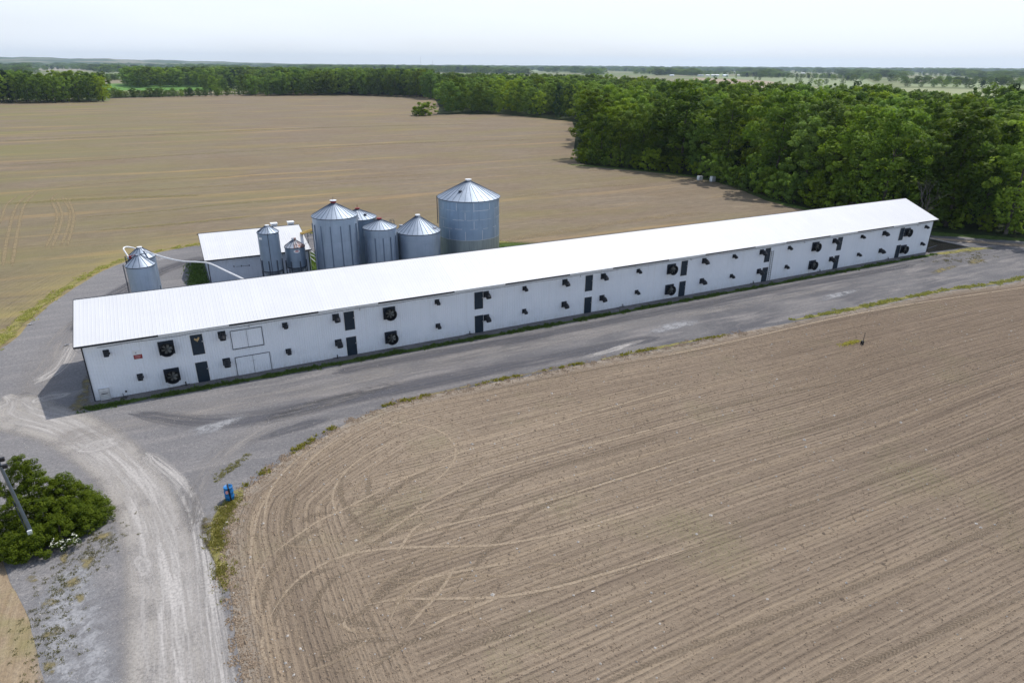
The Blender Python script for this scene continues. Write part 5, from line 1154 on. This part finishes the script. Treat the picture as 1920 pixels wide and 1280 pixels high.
# clods and stones
def stones(name, P, s, mat, label, seed):
    r = np.random.default_rng(seed); n = len(P); ss = s*r.lognormal(0, .35, n)
    base = np.array([(1, 0, 0), (0, 1, 0), (-1, 0, 0), (0, -1, 0), (0, 0, .8), (0, 0, -.5)]); V = (base[None]*(1+r.uniform(-.35, .35, (n, 6, 1))))*ss[:, None, None]; a = r.uniform(0, 6.28, n); c, s_ = np.cos(a)[:, None], np.sin(a)[:, None]
    V = np.stack([V[..., 0]*c-V[..., 1]*s_, V[..., 0]*s_+V[..., 1]*c, V[..., 2]], -1)+np.column_stack([P, np.full(n, .012)])[:, None]
    f = np.array([(0, 1, 4), (1, 2, 4), (2, 3, 4), (3, 0, 4), (1, 0, 5), (2, 1, 5), (3, 2, 5), (0, 3, 5)]); F = (f[None]+np.arange(n)[:, None, None]*6).reshape(-1, 3); o = np_mesh(name, V.reshape(-1, 3), F, M[mat]); tag(o, label, 'stones', kind='stuff')
fpoly = [tuple(p) for p in fe]+[(190, -70)]
def rand_in(n, x0, x1, y0, y1, poly, seed, near=True):
    r = np.random.default_rng(seed); u = r.uniform(size=n)**(1.6 if near else 1); P = np.column_stack([x0+(x1-x0)*u, r.uniform(y0, y1, n)]); return P[inside(P, poly)]
stones('soil_clods', rand_in(36000, 13, 95, -58, -13, fpoly, 1), .045, 'dirtclod', 'scattered brown soil clods on the tilled front field', 1)
stones('field_stones', rand_in(1500, 13, 110, -58, -13, fpoly, 2), .06, 'stone', 'scattered pale stones on the tilled front field', 2)
stones('gravel_stones', rand_in(7000, 0, 60, -45, -2, [tuple(p) for p in yard], 3), .022, 'stone', 'loose pale stones on the gravel drive', 3)
rim = along([tuple(p) for p in fe[30:]], 9000, .8, 4, .5); stones('rim_clods', rim, .05, 'dirtclod', 'soil clods heaped along the rim of the front field', 4)

# ================================================================ FAR COUNTRY
def farfield(name, pxs, c, z, seed=0):
    t = NT('crop_'+name+str(seed)); p = t.pos(); f = t.noise(t.scaled(p, (.01, .04, 0)), 1, 4, .6); m_ = t.pbr(t.mix(t.rng(f, .3, .7), c4([v*.85 for v in c]), c4([v*1.15 for v in c])), .95, spec=.1)
    P = at_pts(pxs); o = MB().add([(x, y, z) for x, y in P], [tuple(range(len(P)))]).build(name, m_); o['kind'] = 'structure'
farfield('green_field', [(190, 170), (400, 170), (420, 156), (190, 158)], (.115, .235, .05), .05, 1)
farfield('pale_field', [(180, 146), (236, 147), (232, 130), (184, 130)], (.22, .26, .14), .06, 2)
farfield('tan_field', [(196, 131), (222, 131), (218, 126.5), (197, 126.5)], (.42, .34, .27), .08, 3)
farfield('tan_field', [(1300, 152), (1340, 162), (1600, 172), (1470, 158), (1440, 152), (1300, 145.5)], (.34, .275, .20), .04, 4)
farfield('pale_field', [(1440, 152), (1470, 158), (1600, 166), (1640, 158), (1625, 150), (1440, 144), (1300, 144)], (.24, .28, .155), .045, 5)
farfield('pale_field', [(1690, 178), (1990, 184), (1990, 171), (1690, 165)], (.27, .29, .16), .04, 6)
farfield('pale_field', [(1700, 161), (1990, 168), (1990, 156), (1830, 153), (1700, 154)], (.25, .30, .16), .05, 7)
farfield('pale_field', [(1280, 141), (1360, 142), (1360, 137.5), (1290, 137)], (.25, .33, .16), .07, 8)
farfield('tan_field', [(0, 132), (170, 133), (230, 127.5), (0, 125)], (.33, .30, .24), .06, 9)
farfield('pale_field', [(960, 134), (1090, 135), (1090, 131), (960, 131)], (.25, .30, .17), .08, 10)
# hills on the left horizon
t = NT('hillside'); p = t.pos(); f = t.noise(t.scaled(p, (.0022, .0022, .02)), 1, 5, .6); M['hill'] = t.pbr(t.ramp(f, [(.38, (.045, .075, .035)), (.5, (.09, .12, .06)), (.62, (.26, .24, .17))]), .95, spec=.1)
n, k_ = 160, 8; V = []; F = []
for i in range(n+1):
    az = -16+i*(86/n); hmax = np.interp(az, [-16, -13, -8, 2, 10, 20, 30, 70], [120, 112, 92, 70, 40, 30, 22, 18])*(1+.05*math.sin(az*1.7)+.03*math.sin(az*4.1))
    for j in range(k_+1):
        u = j/k_; d = 6500+4300*u; z = hmax*math.sin(math.pi*min(1, u*.62))**1.3-.5*(u == 0); V.append((CX+d*math.sin(R(az)), CY+d*math.cos(R(az)), z))
for i in range(n):
    for j in range(k_): a = i*(k_+1)+j; F.append((a, a+1, a+k_+2, a+k_+1))
o = MB().add(V, [tuple(reversed(f)) for f in F], True).build('hills', M['hill']); o['kind'] = 'structure'
# farm buildings far off
def farm(px_, py_, wpx, hpx, lb, roofc='white_roof', name='farm_building', dep=.5):
    P = gz(px_, py_); d = float((P-CP)@AF); w = wpx*d/FPX; h = max(2.5, hpx*d/FPX); t_ = tag(empty(name, (P[0], P[1], 0), -YAW+rnd.uniform(-.2, .2)), lb, 'building')
    dp = max(6, min(w, 30)*dep); e = h*.62; MB().box(-w/2, w/2, 0, dp, 0, e).build('wall', M['tank'], t_)
    m = MB(); m.add([(-w/2-.3, -.3, e), (w/2+.3, -.3, e), (w/2+.3, dp/2, h), (-w/2-.3, dp/2, h), (-w/2-.3, dp+.3, e), (w/2+.3, dp+.3, e)], [(0, 1, 2, 3), (3, 2, 5, 4), (0, 3, 4), (1, 5, 2)]); m.build('roof', M[roofc], t_)
    m = MB()
    for k in range(max(1, int(w/12))): x_ = -w/2+w*(k+.5)/max(1, int(w/12)); m.box(x_-1, x_+1, -.12, -.03, .4, e*.6)
    m.build('door', M['trim_dark'], t_)
for a in [(359, 123.5, 34, 2.6, 'very long white roofed building on the left horizon'), (388, 125.5, 7, 2.0, 'small white building just right of the long one on the left horizon'), (984, 126.5, 22, 3, 'long white roofed building on the horizon right of centre'), (1031, 126, 8, 2, 'small pale farm building on the horizon right of the long white roof'),
          (1327, 143.5, 7, 3.0, 'bright white roofed barn by the trees beyond the wood'), (1341, 143.8, 14, 3.6, 'pale farmhouse with wide roof beyond the wood, between two barns'), (1361, 143.8, 10, 3.2, 'grey roofed farmhouse beyond the wood, right of the pale one', 'galv_roof'), (1314, 143.6, 11, 3.2, 'dark roofed farm building beyond the wood, left of the bright white barn', 'steel_dark'),
          (1260, 143, 8, 2.4, 'low farm building with grey roof at the near end of the far hedge', 'galv_roof'), (1176, 126.5, 10, 2.6, 'white farm building on the skyline beyond the wood'), (925, 127.5, 12, 3, 'white roofed farm shed behind the dark pine belt'), (1506, 138.5, 6, 2, 'white shed far right among blue woods'), (1734, 137.5, 8, 2.2, 'white shed in front of the blue woods at the far right'),
          (20, 127, 8, 3, 'white farm building at the far left horizon'), (46, 122.5, 6, 2.6, 'small white house on the far left slope', 'galv_roof'), (455, 128.5, 5, 2, 'tiny white building on the plain left of centre'), (500, 126, 4, 1.8, 'tiny pale building on the plain below the blue ridge', 'galv_roof'), (1385, 143, 5, 2.6, 'tiny pale house beside the dark round tree group'), (1246, 129.5, 5, 2, 'tiny white building on the skyline right of the white farm')]: farm(*a)
# radio masts
for px_, lb, hp in ((789, 'taller lattice radio mast on the horizon', 20), (811, 'shorter lattice radio mast on the horizon, right of the taller one', 15)):
    d = 5200; a = math.atan2(*(ray(px_, 120)[:2])); x, y = CX+d*math.sin(a), CY+d*math.cos(a); h = hp*d*.82/FPX*1.15; t_ = tag(empty('radio_mast', (x, y, 0)), lb, 'mast'); m = MB(); w_ = 1.1
    for cx_, cy_ in ((-w_, -w_), (w_, -w_), (0, w_)): m.bar((cx_, cy_, 0), (cx_*.7, cy_*.7, h), .5)
    for k in range(14): z_ = h*k/14; m.bar((-w_, -w_, z_), (w_, -w_, z_+h/14), .3)
    m.build('lattice', M['steel'], t_); MB().box(-.3, .3, -.3, .3, h, h+6).build('antenna', M['steel'], t_)

# ================================================================ THE AIR
hz = MB().box(-13000, 13000, -13000, 13000, -3, 190).build('haze', None)
hm = bpy.data.materials.new('haze'); hm.use_nodes = True; ht = hm.node_tree; ht.nodes.clear(); ho = ht.nodes.new('ShaderNodeOutputMaterial'); pv = ht.nodes.new('ShaderNodeVolumePrincipled')
pv.inputs['Color'].default_value = (.66, .83, 1.0, 1); pv.inputs['Density'].default_value = .000060; pv.inputs['Anisotropy'].default_value = .25
ht.links.new(pv.outputs[0], ho.inputs['Volume']); hz.data.materials.clear(); hz.data.materials.append(hm); hz['kind'] = 'stuff'; hz['label'] = 'pale blue summer haze over the plain'; hz['category'] = 'haze'
